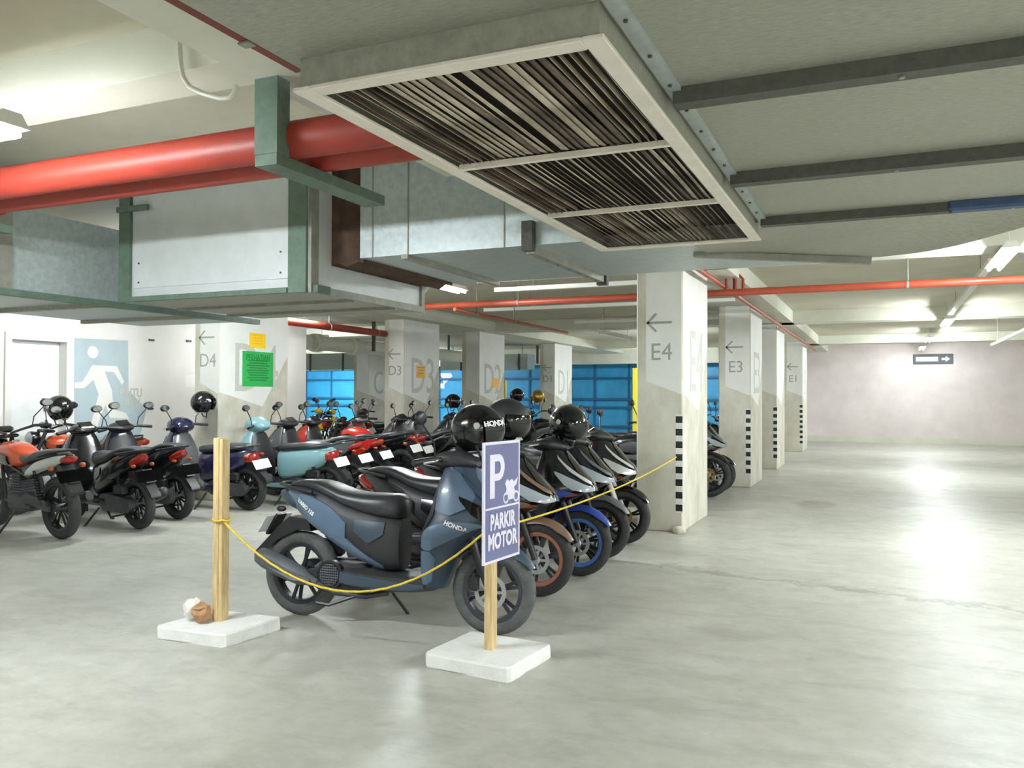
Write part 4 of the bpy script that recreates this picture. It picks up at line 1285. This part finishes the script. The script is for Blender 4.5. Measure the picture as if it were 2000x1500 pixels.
def naked():
    P = []
    rx, rz, fx, fz = -0.65, 0.30, 0.66, 0.30
    wheels(P, rx, rz, 0.30, fx, fz, 0.295, 5, (0.11, 0.09))
    for s in (1, -1):
        P.append(('fork_leg', MB().tube([(fx, s * 0.085, fz), (fx - 0.12, s * 0.085, fz + 0.30), (fx - 0.26, s * 0.085, fz + 0.66)], [0.03, 0.03, 0.02], 10), 'FORK', None, 40))
    P.append(('front_fender', fender(fx, fz, 0.325, 0.06, 35, 135), 'PAINT', None, 50))
    fr = MB()
    for s in (1, -1):
        fr.tube([(0.40, s * 0.03, 0.86), (0.30, s * 0.07, 0.62), (0.22, s * 0.09, 0.34), (-0.10, s * 0.10, 0.28), (-0.28, s * 0.11, 0.34)], 0.018, 8)
        fr.tube([(0.38, s * 0.04, 0.84), (0.0, s * 0.10, 0.66), (-0.30, s * 0.10, 0.58), (-0.62, s * 0.09, 0.74)], 0.017, 8)
    P.append(('frame', fr, 'rim_black', None, 40))
    en = MB()
    en.box(-0.26, 0.14, -0.13, 0.13, 0.24, 0.42, 0.035)
    P.append(('engine', en, 'engine_metal', None, 40))
    cyl = MB()
    for i in range(7):
        z = 0.42 + i * 0.026
        cyl.box(-0.06, 0.15, -0.085, 0.085, z, z + 0.012)
    cyl.box(-0.04, 0.13, -0.065, 0.065, 0.40, 0.60)
    P.append(('cylinder', cyl, 'engine_metal', None, None))
    tk = Body([(-0.20, 0.70, 0.78, 0.07), (-0.12, 0.68, 0.83, 0.11), (0.05, 0.65, 0.90, 0.15), (0.22, 0.66, 0.915, 0.155), (0.34, 0.72, 0.88, 0.11), (0.38, 0.76, 0.84, 0.06)], 2.3)
    P.append(('fuel_tank', tk.build(MB(), 14, 18), 'TANK', None, 50))
    P.append(('tank_cap', MB().lathe([(0.0, 0.012), (0.035, 0.01), (0.035, -0.01)], 'z', (0.16, 0, 0.913), 14), 'chrome', None, 40))
    for s in (1, -1):
        P.append(('tank_shroud', tk.panel(MB(), [(0.02, 0.70, 0.78), (0.18, 0.67, 0.82), (0.30, 0.70, 0.80)], s, 0.02), 'PAINT2', None, 40))
    st = Body([(-0.72, 0.80, 0.84, 0.07), (-0.62, 0.765, 0.865, 0.11), (-0.40, 0.735, 0.845, 0.13), (-0.30, 0.72, 0.80, 0.14), (-0.15, 0.715, 0.80, 0.12), (-0.08, 0.73, 0.79, 0.08)], 2.8)
    P.append(('seat', st.build(MB(), 14, 18), 'SEAT', None, 50))
    tl = Body([(-0.88, 0.775, 0.82, 0.025), (-0.78, 0.72, 0.84, 0.07), (-0.62, 0.66, 0.815, 0.10), (-0.42, 0.60, 0.77, 0.12), (-0.25, 0.57, 0.73, 0.12), (-0.14, 0.58, 0.70, 0.10)], 2.6)
    P.append(('rear_body', tl.build(MB(), 14, 18), 'INNER', None, 45))
    for s in (1, -1):
        P.append(('side_panel', tl.panel(MB(), [(-0.85, 0.765, 0.815), (-0.70, 0.70, 0.80), (-0.45, 0.63, 0.74), (-0.30, 0.57, 0.66), (-0.22, 0.575, 0.60)], s, 0.012, 12), 'PAINT', None, 45))
        P.append(('rear_signal', MB().sphere((-0.80, s * 0.15, 0.70), (0.035, 0.03, 0.025), 10, 6), 'SIGNAL', None, 60))
        P.append(('handle_grip', MB().tube([(0.30, s * 0.02, 0.985), (0.29, s * 0.14, 1.02), (0.25, s * 0.24, 1.05), (0.19, s * 0.38, 1.04)], [0.012, 0.012, 0.015, 0.018], 8), 'black_plastic', None, 40))
        P.append(('brake_lever', MB().tube([(0.28, s * 0.22, 1.045), (0.29, s * 0.26, 1.04), (0.25, s * 0.38, 1.03)], 0.006, 6), 'silver', None, 40))
    P.append(('grab_rail', MB().tube([(-0.55, 0.14, 0.80), (-0.76, 0.12, 0.845), (-0.84, 0, 0.86), (-0.76, -0.12, 0.845), (-0.55, -0.14, 0.80)], 0.012, 8), 'RAIL', None, 50))
    lt = Body([(-0.92, 0.76, 0.80, 0.03), (-0.89, 0.735, 0.81, 0.06), (-0.84, 0.73, 0.81, 0.075), (-0.78, 0.74, 0.80, 0.07)], 2.2)
    P.append(('tail_light', lt.build(MB(), 8, 14), 'tail_red', None, 50))
    P.append(('headlight', MB().lathe([(0.0, 0.02), (0.055, 0.012), (0.082, -0.012)], 'x', (0.56, 0, 0.87), 20), 'LENS', None, 50))
    P.append(('headlight_shell', MB().lathe([(0.084, -0.012), (0.09, -0.03), (0.085, -0.08), (0.05, -0.13), (0.0, -0.14)], 'x', (0.56, 0, 0.87), 20), 'PAINT2', None, 50))
    P.append(('instrument_panel', MB().box(0.34, 0.42, -0.08, 0.08, 0.99, 1.06, 0.02), 'black_gloss', None, 30))
    mirrors(P, 0.26, 0.22, 1.05)
    P.append(('triple_clamp', MB().box(0.30, 0.42, -0.11, 0.11, 0.94, 0.975, 0.012), 'rim_black', None, 30))
    md = MB().prism([(-0.70, 0.72), (-0.80, 0.72), (-0.97, 0.47), (-0.96, 0.44), (-0.94, 0.44), (-0.76, 0.64)], 'y', -0.06, 0.06)
    P.append(('mudguard', md, 'black_plastic', None, 30))
    plate_part(P, -0.90, 0.62, -0.86, 0.5)
    P.append(('swing_arm', MB().bar((-0.65, 0.11, 0.30), (-0.22, 0.11, 0.36), 0.03, 0.05).bar((-0.65, -0.10, 0.30), (-0.22, -0.11, 0.36), 0.03, 0.05), 'engine_metal', None, None))
    P.append(('chain_cover', MB().prism([(-0.66, 0.34), (-0.66, 0.38), (-0.30, 0.44), (-0.20, 0.40), (-0.20, 0.33)], 'y', 0.125, 0.145), 'black_plastic', None, None))
    P.append(('muffler', MB().tube([(-0.86, -0.17, 0.40), (-0.84, -0.17, 0.395), (-0.45, -0.16, 0.32), (-0.38, -0.15, 0.30)], [0.04, 0.055, 0.05, 0.03], 14), 'EXHAUST', None, 45))
    P.append(('exhaust_pipe', MB().tube([(-0.38, -0.15, 0.30), (-0.1, -0.13, 0.22), (0.16, -0.09, 0.24), (0.24, -0.06, 0.42), (0.14, -0.04, 0.52)], 0.018, 8), 'silver', None, 50))
    for s in (1, -1):
        sh = MB().tube([(-0.58, s * 0.14, 0.34), (-0.46, s * 0.14, 0.66)], 0.013, 8)
        for i in range(10):
            t = 0.2 + i * 0.075
            sh.lathe([(0.026, -0.007), (0.033, 0), (0.026, 0.007)], 'z', (-0.58 + 0.12 * t, s * 0.14, 0.34 + 0.32 * t), 10, True)
        P.append(('shock_absorber', sh, 'rim_black', None, 40))
    P.append(('side_stand', MB().tube([(-0.08, 0.14, 0.26), (-0.04, 0.22, 0.13), (0.0, 0.30, 0.012)], 0.012, 8), 'black_plastic', None, 40))
    return P


STYLES = {}
for nm, pl in (('scooter', scooter()), ('retro', scooter(True)), ('naked', naked())):
    cnt = {}
    L_ = []
    for (pn, mb, mk, par, sm) in pl:
        i = cnt.get(pn, 0)
        cnt[pn] = i + 1
        me = mb.mesh(pn, sm)
        me.materials.append(MATS['black_plastic'])
        L_.append((pn, '%s#%d' % (pn, i), me, mk, par))
    STYLES[nm] = L_

BASE = dict(PAINT='p_black', PAINT2='black_plastic', INNER='black_plastic', SEAT='seat_vinyl', RIM='rim_black', SPOKE='rim_black', TYRE='rubber', DISC='silver', FORK='black_plastic', LENS='lamp_lens',
            SIGNAL='orange_lens', TAIL='tail_red', BLADE='p_grey', PLATE='plate_white', RAIL='black_plastic', EXHAUST='black_plastic')


def bike(style, label, x, y, heading, lean=-0.06, group='parked motorcycles', name=None, drop=(), steer=0.0, **cols):
    """x, y: midpoint between the axles"""
    r = thing(name or ('motorcycle' if style == 'naked' else 'scooter'), label, 'motorcycle' if style == 'naked' else 'scooter', (x, y, 0), (lean, 0, heading), group)
    sch = dict(BASE)
    sch.update(cols)
    sch.setdefault('WING', sch['PAINT'])
    sch.setdefault('TANK', sch['PAINT'])
    sch.setdefault('FENDER', sch['PAINT2'])
    made = {}
    for pn, key, me, mk, par in STYLES[style]:
        if pn in drop:
            continue
        mname = sch.get(mk, mk)
        o = bpy.data.objects.new(pn, me)
        COL.objects.link(o)
        o.material_slots[0].link = 'OBJECT'
        o.material_slots[0].material = MATS[mname]
        p = r if par is None else made.get(par if '#' in par else par + '#0', r)
        o.parent = p
        made[key] = o
    return r, made


PI = math.pi
ALONG = 'motorcycles facing the lane'
BACK = 'motorcycles with their tails to the aisle'

# --- near row, facing the lane
hr, hf = atz(587, 1200), atz(963, 1240)
HH = math.atan2(hf[1] - hr[1], hf[0] - hr[0])
hero, hm = bike('scooter', 'matte blue grey scooter in profile beside the PARKIR MOTOR sign', float(hr[0] + hf[0]) / 2, float(hr[1] + hf[1]) / 2, HH, lean=-0.05, group=ALONG,
                PAINT='p_bluegrey', PAINT2='p_bluegrey_dark', RIM='rim_grey', SPOKE='rim_grey', TYRE='rubber_grey', INNER='black_matte', EXHAUST='grey_plastic', TAIL='p_bluegrey_dark', SIGNAL='black_plastic', LENS='visor', BLADE='p_bluegrey_dark')
# lettering on the near (right-hand) side, wrapped on the panels
def wrap_text(parent, s, size, x0, z0, tilt, surf, lift, sx=1.0, material='white_mark'):
    me = text_mesh(s, size, 0.0008, 0.0012)
    ca, sa = math.cos(tilt), math.sin(tilt)
    for v in me.vertices:
        a, b_ = v.co.x * sx, v.co.y
        x, z = x0 + a * ca + b_ * sa, z0 - a * sa + b_ * ca
        v.co = (x, -(surf(x, z) + lift + v.co.z), z)
    return link('lettering', me, material, parent)


def apron_y(ap):
    def fn(x, z):
        lo, hi = 0.0, math.pi / 2
        for _ in range(30):
            t = (lo + hi) / 2
            if ap.pt(t, z)[0] > x:
                lo = t
            else:
                hi = t
        return abs(ap.pt((lo + hi) / 2, z)[1])
    return fn


wrap_text(hero, 'HONDA', 0.036, 0.495, 0.632, 0.33, apron_y(SURF['apron']), 0.017)
wrap_text(hero, 'VARIO 125', 0.034, -0.555, 0.685, 0.55, SURF['tail'].y, 0.015)

bike('scooter', 'black scooter with copper rims and orange signal next to the blue grey scooter', -2.83, 5.37, 0.03, group=ALONG, PAINT='p_black', PAINT2='p_black', FENDER='p_brown', RIM='rim_copper', SPOKE='rim_grey', BLADE='p_brown', WING='p_brown')
bike('scooter', 'black and blue scooter with blue rims and blue fender', -2.79, 6.12, 0.02, group=ALONG, PAINT='p_black', PAINT2='p_black', WING='p_blue', FENDER='p_blue', RIM='rim_blue', SPOKE='rim_black', BLADE='p_silver')
bike('scooter', 'black scooter with red striped nose next to the black and blue scooter', -2.85, 6.83, 0.02, group=ALONG, PAINT='p_black', PAINT2='p_black', SIGNAL='tail_red', SPOKE='rim_grey', WING='p_grey', FENDER='p_grey')
bike('scooter', 'black scooter with pale fork and gold brake disc before column E4', -2.88, 7.63, 0.02, group=ALONG, PAINT='p_black', PAINT2='p_black', FORK='p_white', DISC='gold_metal', LENS='p_silver', BLADE='p_silver')
bike('scooter', 'red scooter half hidden behind column E4', -3.45, 8.95, 0.0, group=ALONG, PAINT='p_red', PAINT2='p_black')
bike('scooter', 'black scooter with silver front squeezed behind column E4', -3.40, 8.28, 0.0, group=ALONG, PAINT='p_grey', PAINT2='p_black', LENS='p_silver')
bike('naked', 'silver handlebar motorcycle between columns E4 and E3', -3.0, 10.15, 0.0, group=ALONG, PAINT='p_black', PAINT2='p_grey', RIM='gold_metal')
bike('scooter', 'black scooter between columns E4 and E3 next to the naked motorcycle', -2.95, 10.9, 0.0, group=ALONG, PAINT='p_black', PAINT2='p_grey')
bike('naked', 'dark motorcycle with gold brake disc in front of column E3', -2.85, 11.65, 0.0, group=ALONG, PAINT='p_black', PAINT2='p_grey', DISC='gold_metal')
bike('scooter', 'dark grey scooter close to the near face of column E3', -2.85, 12.4, 0.0, group=ALONG, PAINT='p_grey', PAINT2='p_black')
bike('naked', 'black motorcycle beyond column E3', -3.0, 14.95, 0.0, group=ALONG, PAINT='p_black', PAINT2='p_grey')

# --- row with tails to the aisle, facing the stair core
def rear_at(rx_, ry_, h, half=0.645):
    return rx_ + half * math.cos(h), ry_ + half * math.sin(h), h


bike('naked', 'motorcycle with pale silver tail and black plate by the door', *rear_at(-7.20, 5.64, PI - 0.18), group=BACK, PAINT='p_silver', TANK='p_orange', PAINT2='p_black', PLATE='plate_black')
bike('scooter', 'bulky black scooter with black plate before the running figure', *rear_at(-7.00, 6.38, PI - 0.20), group=BACK, PAINT='p_black', PAINT2='p_black', PLATE='plate_black', INNER='p_black')
bike('scooter', 'black scooter with silver edged tail and black plate near column D4', *rear_at(-7.16, 7.06, PI - 0.16), group=BACK, PAINT='p_black', PAINT2='p_navy', PLATE='plate_black', BLADE='p_silver')
bike('naked', 'orange tank motorcycle carrying a helmet along the left wall', -8.92, 7.15, -PI / 2 - 0.22, group='motorcycles by the left wall', PAINT='p_orange', PAINT2='p_black', lean=-0.05)
bike('retro', 'navy blue rounded scooter before column D4', -7.62, 7.98, PI, group=BACK, PAINT='p_navy', PAINT2='p_navy', INNER='p_grey')
bike('retro', 'pale blue rounded scooter beside column D4', -6.98, 8.66, PI + 0.03, group=BACK, PAINT='p_lightblue', PAINT2='p_lightblue', SEAT='seat_vinyl')
bike('scooter', 'black scooter with grey side panels next to the pale blue scooter', -7.05, 9.32, PI, group=BACK, PAINT='p_grey', PAINT2='p_black')
bike('scooter', 'red and black scooter with white plate past column D4', -7.15, 9.98, PI, group=BACK, PAINT='p_red', PAINT2='p_black')
bike('naked', 'black motorcycle with red tank past column D4', -7.1, 10.65, PI, group=BACK, PAINT='p_black', TANK='p_red', PAINT2='p_black', INNER='p_black')
bike('scooter', 'black scooter with red leg shield before column D3', -7.2, 11.25, PI, group=BACK, PAINT='p_black', PAINT2='p_red', INNER='p_grey')
bike('scooter', 'black scooter with wide handlebar before column D3', -6.85, 11.9, PI, group=BACK, PAINT='p_black', PAINT2='p_black')
bike('scooter', 'grey scooter close to the near face of column D3', -6.9, 12.55, PI, group=BACK, PAINT='p_grey', PAINT2='p_black')
bike('scooter', 'black scooter standing beside column D3', -6.85, 13.7, PI, group=BACK, PAINT='p_black', PAINT2='p_grey')
bike('scooter', 'black scooter carrying a small black helmet past column D3', -7.35, 15.05, PI, group=BACK, PAINT='p_black', PAINT2='p_black')
bike('scooter', 'black scooter carrying a dark helmet beside column D2', -6.75, 15.85, PI, group=BACK, PAINT='p_grey', PAINT2='p_black')
bike('naked', 'black motorcycle carrying a gold helmet beside column D2', -6.45, 16.6, PI, group=BACK, PAINT='p_black', PAINT2='p_black')
# --- third row beyond the stair core
guarded, _ = bike('naked', 'motorcycle with yellow hand guards beyond the stair core', -10.7, 14.05, 0.15, group='motorcycles beyond the stair core', PAINT='p_red', PAINT2='p_yellow')
bike('naked', 'black motorcycle with bare handlebar before the bright blue sheets', -11.1, 15.5, PI + 0.1, group='motorcycles beyond the stair core', PAINT='p_black', PAINT2='p_black')
bike('scooter', 'grey scooter beyond the stair core next to column C1', -10.6, 16.4, PI, group='motorcycles beyond the stair core', PAINT='p_grey', PAINT2='p_black')

# ------------------------------------------------------------------ helmets
def helmet(label, loc, yaw, shell='black_gloss', visor='visor', pitch=0.0, roll=0.0, size=1.0, words=None, visor_up=0.0):
    h = thing('helmet', label, 'helmet', loc, (roll, pitch, yaw), 'helmets left on the motorcycles')
    h.scale = (size, size, size)
    A_, B_, C_ = 0.145, 0.122, 0.135
    def sh(k, rr):
        out = []
        nu, nv = 36, 18
        mb = MB()
        idx = {}
        def vid(i, j):
            key = (i % nu, j)
            if key not in idx:
                a = 2 * PI * (i % nu) / nu
                e = PI * j / nv - PI / 2
                idx[key] = len(mb.v)
                mb.v.append((A_ * rr * math.cos(e) * math.cos(a), B_ * rr * math.cos(e) * math.sin(a), C_ * rr * math.sin(e)))
            return idx[key]
        for j in range(3, nv):
            for i in range(nu):
                a = 2 * PI * (i + 0.5) / nu
                e = PI * (j + 0.5) / nv - PI / 2
                front = math.cos(a) > 0.35
                if front and math.sin(e) < 0.28:
                    continue
                mb.f.append((vid(i, j), vid(i + 1, j), vid(i + 1, j + 1), vid(i, j + 1)))
        return mb
    obj('shell', sh(0, 1.0), shell, h, 60)
    obj('lining', sh(0, 0.90), 'black_matte', h, 60)
    tr = []
    g = []
    for i in range(13):
        a = -1.15 + 2.3 * i / 12
        g.append([(a, -0.62 + 0.98 * j / 8) for j in range(9)])
    vm = MB()
    def vp(a, e, o):
        x, y, z = (A_ * 1.06 + o) * math.cos(e) * math.cos(a), (B_ * 1.08 + o) * math.cos(e) * math.sin(a), (C_ * 1.06 + o) * math.sin(e)
        c_, s_ = math.cos(visor_up), math.sin(visor_up)
        return (x * c_ - z * s_, y, x * s_ + z * c_)
    n, m_ = len(g), len(g[0])
    vm.v = [vp(a, e, 0) for r in g for a, e in r]
    vm.f = [(i * m_ + j, i * m_ + j + 1, (i + 1) * m_ + j + 1, (i + 1) * m_ + j) for i in range(n - 1) for j in range(m_ - 1)]
    obj('visor', vm, visor, h, 60)
    for s in (1, -1):
        obj('visor_pivot', MB().lathe([(0, s * 0.006), (0.016, s * 0.005), (0.018, 0)], 'y', (0.02, s * B_ * 1.08, 0.02), 14), 'silver', h, 40)
    obj('chin_strap', MB().tube([(0.0, B_ * 0.8, -0.08), (0.02, B_ * 0.4, -0.16), (0.02, -B_ * 0.4, -0.17), (0.0, -B_ * 0.8, -0.08)], 0.007, 6), 'black_matte', h, 40)
    tb = []
    for i in range(25):
        a = math.acos(0.35) + (2 * PI - 2 * math.acos(0.35)) * i / 24
        e = PI * 3 / 18 - PI / 2
        tb.append((A_ * math.cos(e) * math.cos(a), B_ * math.cos(e) * math.sin(a), C_ * math.sin(e)))
    obj('edge_trim', MB().tube(tb, 0.006, 6), 'silver', h, 40)
    if words:
        me = text_mesh(words, 0.034, 0.0006, 0.0012)
        for v in me.vertices:
            az, el = -0.72 + v.co.x / 0.135, 0.16 + v.co.y / 0.135
            k = 1.095 + v.co.z * 4
            v.co = (A_ * k * math.cos(el) * math.cos(az), B_ * k * math.cos(el) * math.sin(az), C_ * k * math.sin(el))
        link('lettering', me, 'white_mark', h)
    return h


helmet('glossy black helmet lettered HONDA on the blue grey scooter', fl3(aty(932, 838, 4.55)), 0.30, 'black_gloss', 'visor', -0.1, 0, 1.12, 'HONDA')
helmet('dark matte helmet with clear edge on the copper rimmed scooter', fl3(aty(990, 822, 5.45)), -0.1, 'black_matte', 'visor', 0.1, 0, 1.2)
helmet('glossy black helmet on the black and blue scooter', fl3(aty(1110, 828, 6.3)), -0.35, 'black_gloss', 'visor', 0.15, 0, 1.15)
helmet('black helmet with raised visor on the orange tank motorcycle', fl3(atx(115, 798, -8.85)), PI + 0.2, 'black_gloss', 'visor_clear', 0.2, 0, 1.15, None, 0.6)
helmet('black helmet on the navy blue scooter', fl3(atx(397, 786, -7.95)), PI / 2 - 0.4, 'black_gloss', 'visor', 0, 0, 1.1)
helmet('small black helmet on a scooter past column D3', fl3(atx(885, 784, -7.7)), PI, 'black_gloss', 'visor', 0, 0, 1.1)
helmet('dark helmet on a scooter beside column D2', fl3(atx(1010, 772, -7.0)), PI - 0.4, 'black_gloss', 'visor', 0, 0, 1.1)
helmet('gold helmet on a black motorcycle beside column D2', fl3(atx(1050, 775, -6.7)), PI - 0.6, 'gold_metal', 'visor', 0, 0, 1.1)
# yellow hand guards
for s in (-1, 1):
    obj('hand_guard', MB().box(0.25, 0.35, s * 0.30 - 0.09, s * 0.30 + 0.09, 1.0, 1.11, 0.03), 'p_yellow', guarded, 40)

# ================================================================== barrier posts, rope, sign
def plinth(parent, pts, z=0.075):
    """pts: four floor corners relative to the parent, any order around"""
    ins = []
    cx_ = sum(p[0] for p in pts) / 4
    cy_ = sum(p[1] for p in pts) / 4
    rs_ = random.Random(5)
    def ring(z_, sc, jit):
        out = []
        for i in range(4):
            a, b_ = pts[i], pts[(i + 1) % 4]
            for t in (0.03, 0.2, 0.4, 0.6, 0.8, 0.97):
                out.append((cx_ + (a[0] + (b_[0] - a[0]) * t - cx_) * sc + rs_.uniform(-jit, jit), cy_ + (a[1] + (b_[1] - a[1]) * t - cy_) * sc + rs_.uniform(-jit, jit), z_ + rs_.uniform(-jit, jit) * (0.0 if z_ < 0.002 else 0.5)))
        return out
    return obj('concrete_foot', MB().loft([ring(0.0, 0.985, 0.004), ring(0.008, 1.0, 0.003), ring(z - 0.012, 1.0, 0.003), ring(z, 0.98, 0.002)]), 'plinth', parent)


sb = atz(958, 1268, 0.07)
S = thing('parking_sign', 'blue PARKIR MOTOR sign on a wooden post in a white concrete foot', 'sign', (float(sb[0]), float(sb[1]), 0))
c4 = [atz(995, 1335), atz(1077, 1285), atz(935, 1262) * 0 + (atz(828, 1303) + atz(1077, 1285) - atz(995, 1335)), atz(828, 1303)]
plinth(S, [(float(p[0] - sb[0]), float(p[1] - sb[1])) for p in c4])
obj('post', MB().box(-0.022, 0.022, -0.034, 0.034, 0.07, 1.10, 0.003), 'wood', S)
L0, R0 = atx(941, 985, -1.855), atx(1011, 970, -1.82)
zt, zb = float(atx(941, 865, -1.855)[2]), float(atx(941, 1105, -1.855)[2])
mid = (L0 + R0) / 2
W_ = math.hypot(R0[0] - L0[0], R0[1] - L0[1])
ang = math.atan2(R0[1] - L0[1], R0[0] - L0[0])
Hh = (zt - zb)
bd = obj('sign_board', MB().box(-W_ / 2, W_ / 2, 0.0, 0.012, -Hh / 2, Hh / 2), 'sign_white', S)
bd.location = (float(mid[0] - sb[0]) + 0.012, float(mid[1] - sb[1]), (zt + zb) / 2)
bd.rotation_euler = (0, 0, ang)
e = 0.014
obj('blue_field', MB().box(-W_ / 2 + e, W_ / 2 - e, -0.001, 0.0, -Hh / 2 + e, Hh / 2 - e), 'sign_blue', bd)
zl = Hh / 2 - Hh * 0.55
obj('dividing_line', MB().box(-W_ / 2 + e, W_ / 2 - e, -0.002, -0.001, zl - 0.005, zl + 0.005), 'sign_white', bd)


def btext(s, size, x, z, sx, bold=0.004):
    o = link('lettering', text_mesh(s, size, 0.0005, bold), 'sign_white', bd, (x, -0.003, z))
    o.rotation_euler = (PI / 2, 0, 0)
    o.scale = (sx, 1, 1)
    return o


# letter P drawn as a shape: stem and bowl
pz0, pz1, px0 = Hh / 2 - 0.29, Hh / 2 - 0.065, -W_ / 2 + 0.055
obj('letter_stem', MB().box(px0, px0 + 0.048, -0.003, -0.001, pz0, pz1), 'sign_white', bd)
bw_ = []
for a in range(90, -91, -15):
    bw_.append((px0 + 0.088 + 0.062 * math.cos(math.radians(a)), pz1 - 0.068 + 0.068 * math.sin(math.radians(a))))
inn = []
for a in range(-90, 91, 15):
    inn.append((px0 + 0.085 + 0.026 * math.cos(math.radians(a)), pz1 - 0.068 + 0.032 * math.sin(math.radians(a))))
bowl = MB().prism([(px0 + 0.048, pz1)] + bw_ + [(px0 + 0.048, pz1 - 0.136), (px0 + 0.048, pz1 - 0.100)] + inn + [(px0 + 0.048, pz1 - 0.036)], 'y', -0.003, -0.001)
obj('letter_bowl', bowl, 'sign_white', bd)
# small motorcycle emblem
mx, mz = W_ / 2 - 0.10, Hh / 2 - 0.30
for s, cx_ in ((0, mx - 0.055), (1, mx + 0.055)):
    obj('emblem_wheel', MB().lathe([(0.02, -0.003), (0.03, -0.003), (0.03, -0.001), (0.02, -0.001)], 'y', (cx_, 0, mz), 20, True), 'sign_white', bd)
obj('emblem_body', MB().prism([(mx - 0.06, mz + 0.012), (mx - 0.05, mz + 0.05), (mx - 0.065, mz + 0.075), (mx - 0.045, mz + 0.10), (mx - 0.02, mz + 0.085), (mx + 0.01, mz + 0.095), (mx + 0.03, mz + 0.08), (mx + 0.075, mz + 0.10), (mx + 0.06, mz + 0.065), (mx + 0.03, mz + 0.05), (mx + 0.04, mz + 0.03), (mx + 0.025, mz - 0.012), (mx - 0.025, mz - 0.012), (mx - 0.035, mz + 0.02)], 'y', -0.003, -0.001), 'sign_white', bd)
btext('PARKIR', 0.110, 0.0, zl - 0.075, 0.72, 0.0045)
btext('MOTOR', 0.110, 0.0, zl - 0.175, 0.76, 0.0045)

pb = atz(427, 1212, 0.07)
Q = thing('barrier_post', 'bare wooden post in a white concrete foot holding the rope', 'post', (float(pb[0]), float(pb[1]), 0))
c4 = [atz(437, 1266), atz(550, 1230), atz(303, 1248) + atz(550, 1230) - atz(437, 1266), atz(303, 1248)]
plinth(Q, [(float(p[0] - pb[0]), float(p[1] - pb[1])) for p in c4])
ptop = float(aty(427, 855, float(pb[1]))[2])
o = obj('post', MB().box(-0.02, 0.02, -0.034, 0.034, 0.07, ptop, 0.003), 'wood', Q)
o2 = obj('batten', MB().box(0.0205, 0.045, -0.03, 0.034, 0.07, ptop - 0.005, 0.003), 'wood', Q)

# yellow rope
a = Vector(fl3(aty(428, 1016, float(pb[1]) - 0.0)))
b_ = Vector((float(sb[0]) - 0.01, float(sb[1]) - 0.04, float(aty(945, 1035, float(sb[1]))[2])))
c_ = Vector((EX - 0.06, 8.485, float(aty(1330, 893, 8.485)[2])))
rp = thing('rope', 'yellow rope sagging from the wooden post past the sign to column E4', 'rope', (0, 0, 0))


def catenary(p, q, sag, n=40):
    out = []
    for i in range(n + 1):
        t = i / n
        v = p.lerp(q, t)
        v.z -= sag * 4 * t * (1 - t)
        out.append(v)
    return out


lowz = float(aty(690, 1156, (a.y + b_.y) / 2)[2])
sag1 = (a.z + b_.z) / 2 - lowz
a2 = a + Vector((0.05, -0.02, 0))
s1 = catenary(a2, b_, sag1)
obj('rope_span', MB().tube([(v.x, v.y, v.z + 0.002 * (i % 2)) for i, v in enumerate(s1)], 0.0065, 6), 'rope', rp, 40)
s2 = catenary(b_ + Vector((0.0, 0.08, 0.0)), c_, 0.06)
obj('rope_span', MB().tube(s2, 0.006, 6), 'rope', rp, 40)
for cc, rx_, ry_ in ((Vector((pb[0], pb[1], a.z)), 0.06, 0.045), (Vector((sb[0] - 0.012, sb[1], b_.z)), 0.030, 0.045)):
    lp = [(cc.x + rx_ * math.cos(k * PI / 8) + (0.012 if rx_ > 0.05 else 0), cc.y + ry_ * math.sin(k * PI / 8), cc.z + 0.004 * (k % 3)) for k in range(17)]
    obj('rope_knot', MB().tube(lp, 0.006, 6), 'rope', rp, 40)

# crumpled packaging on the plinth of the bare post
tq = atz(386, 1214, 0.075)
T = thing('crumpled_packet', 'crumpled brown and white packet on the concrete foot', 'litter', (float(tq[0]), float(tq[1]), 0.075))
rr_ = random.Random(11)


def crumple(cx_, cz_, r, sx_, n=10, mv=7):
    mb = MB().sphere((cx_, 0, cz_), (r * sx_, r, r), n, mv)
    mb.v = [(p[0] + rr_.uniform(-1, 1) * r * 0.22, p[1] + rr_.uniform(-1, 1) * r * 0.22, max(0.002, p[2] + rr_.uniform(-1, 1) * r * 0.22)) for p in mb.v]
    return mb


obj('brown_paper', crumple(0.035, 0.055, 0.055, 1.1), 'box_brown', T)
obj('white_paper', crumple(-0.045, 0.075, 0.055, 0.8), 'box_white', T)
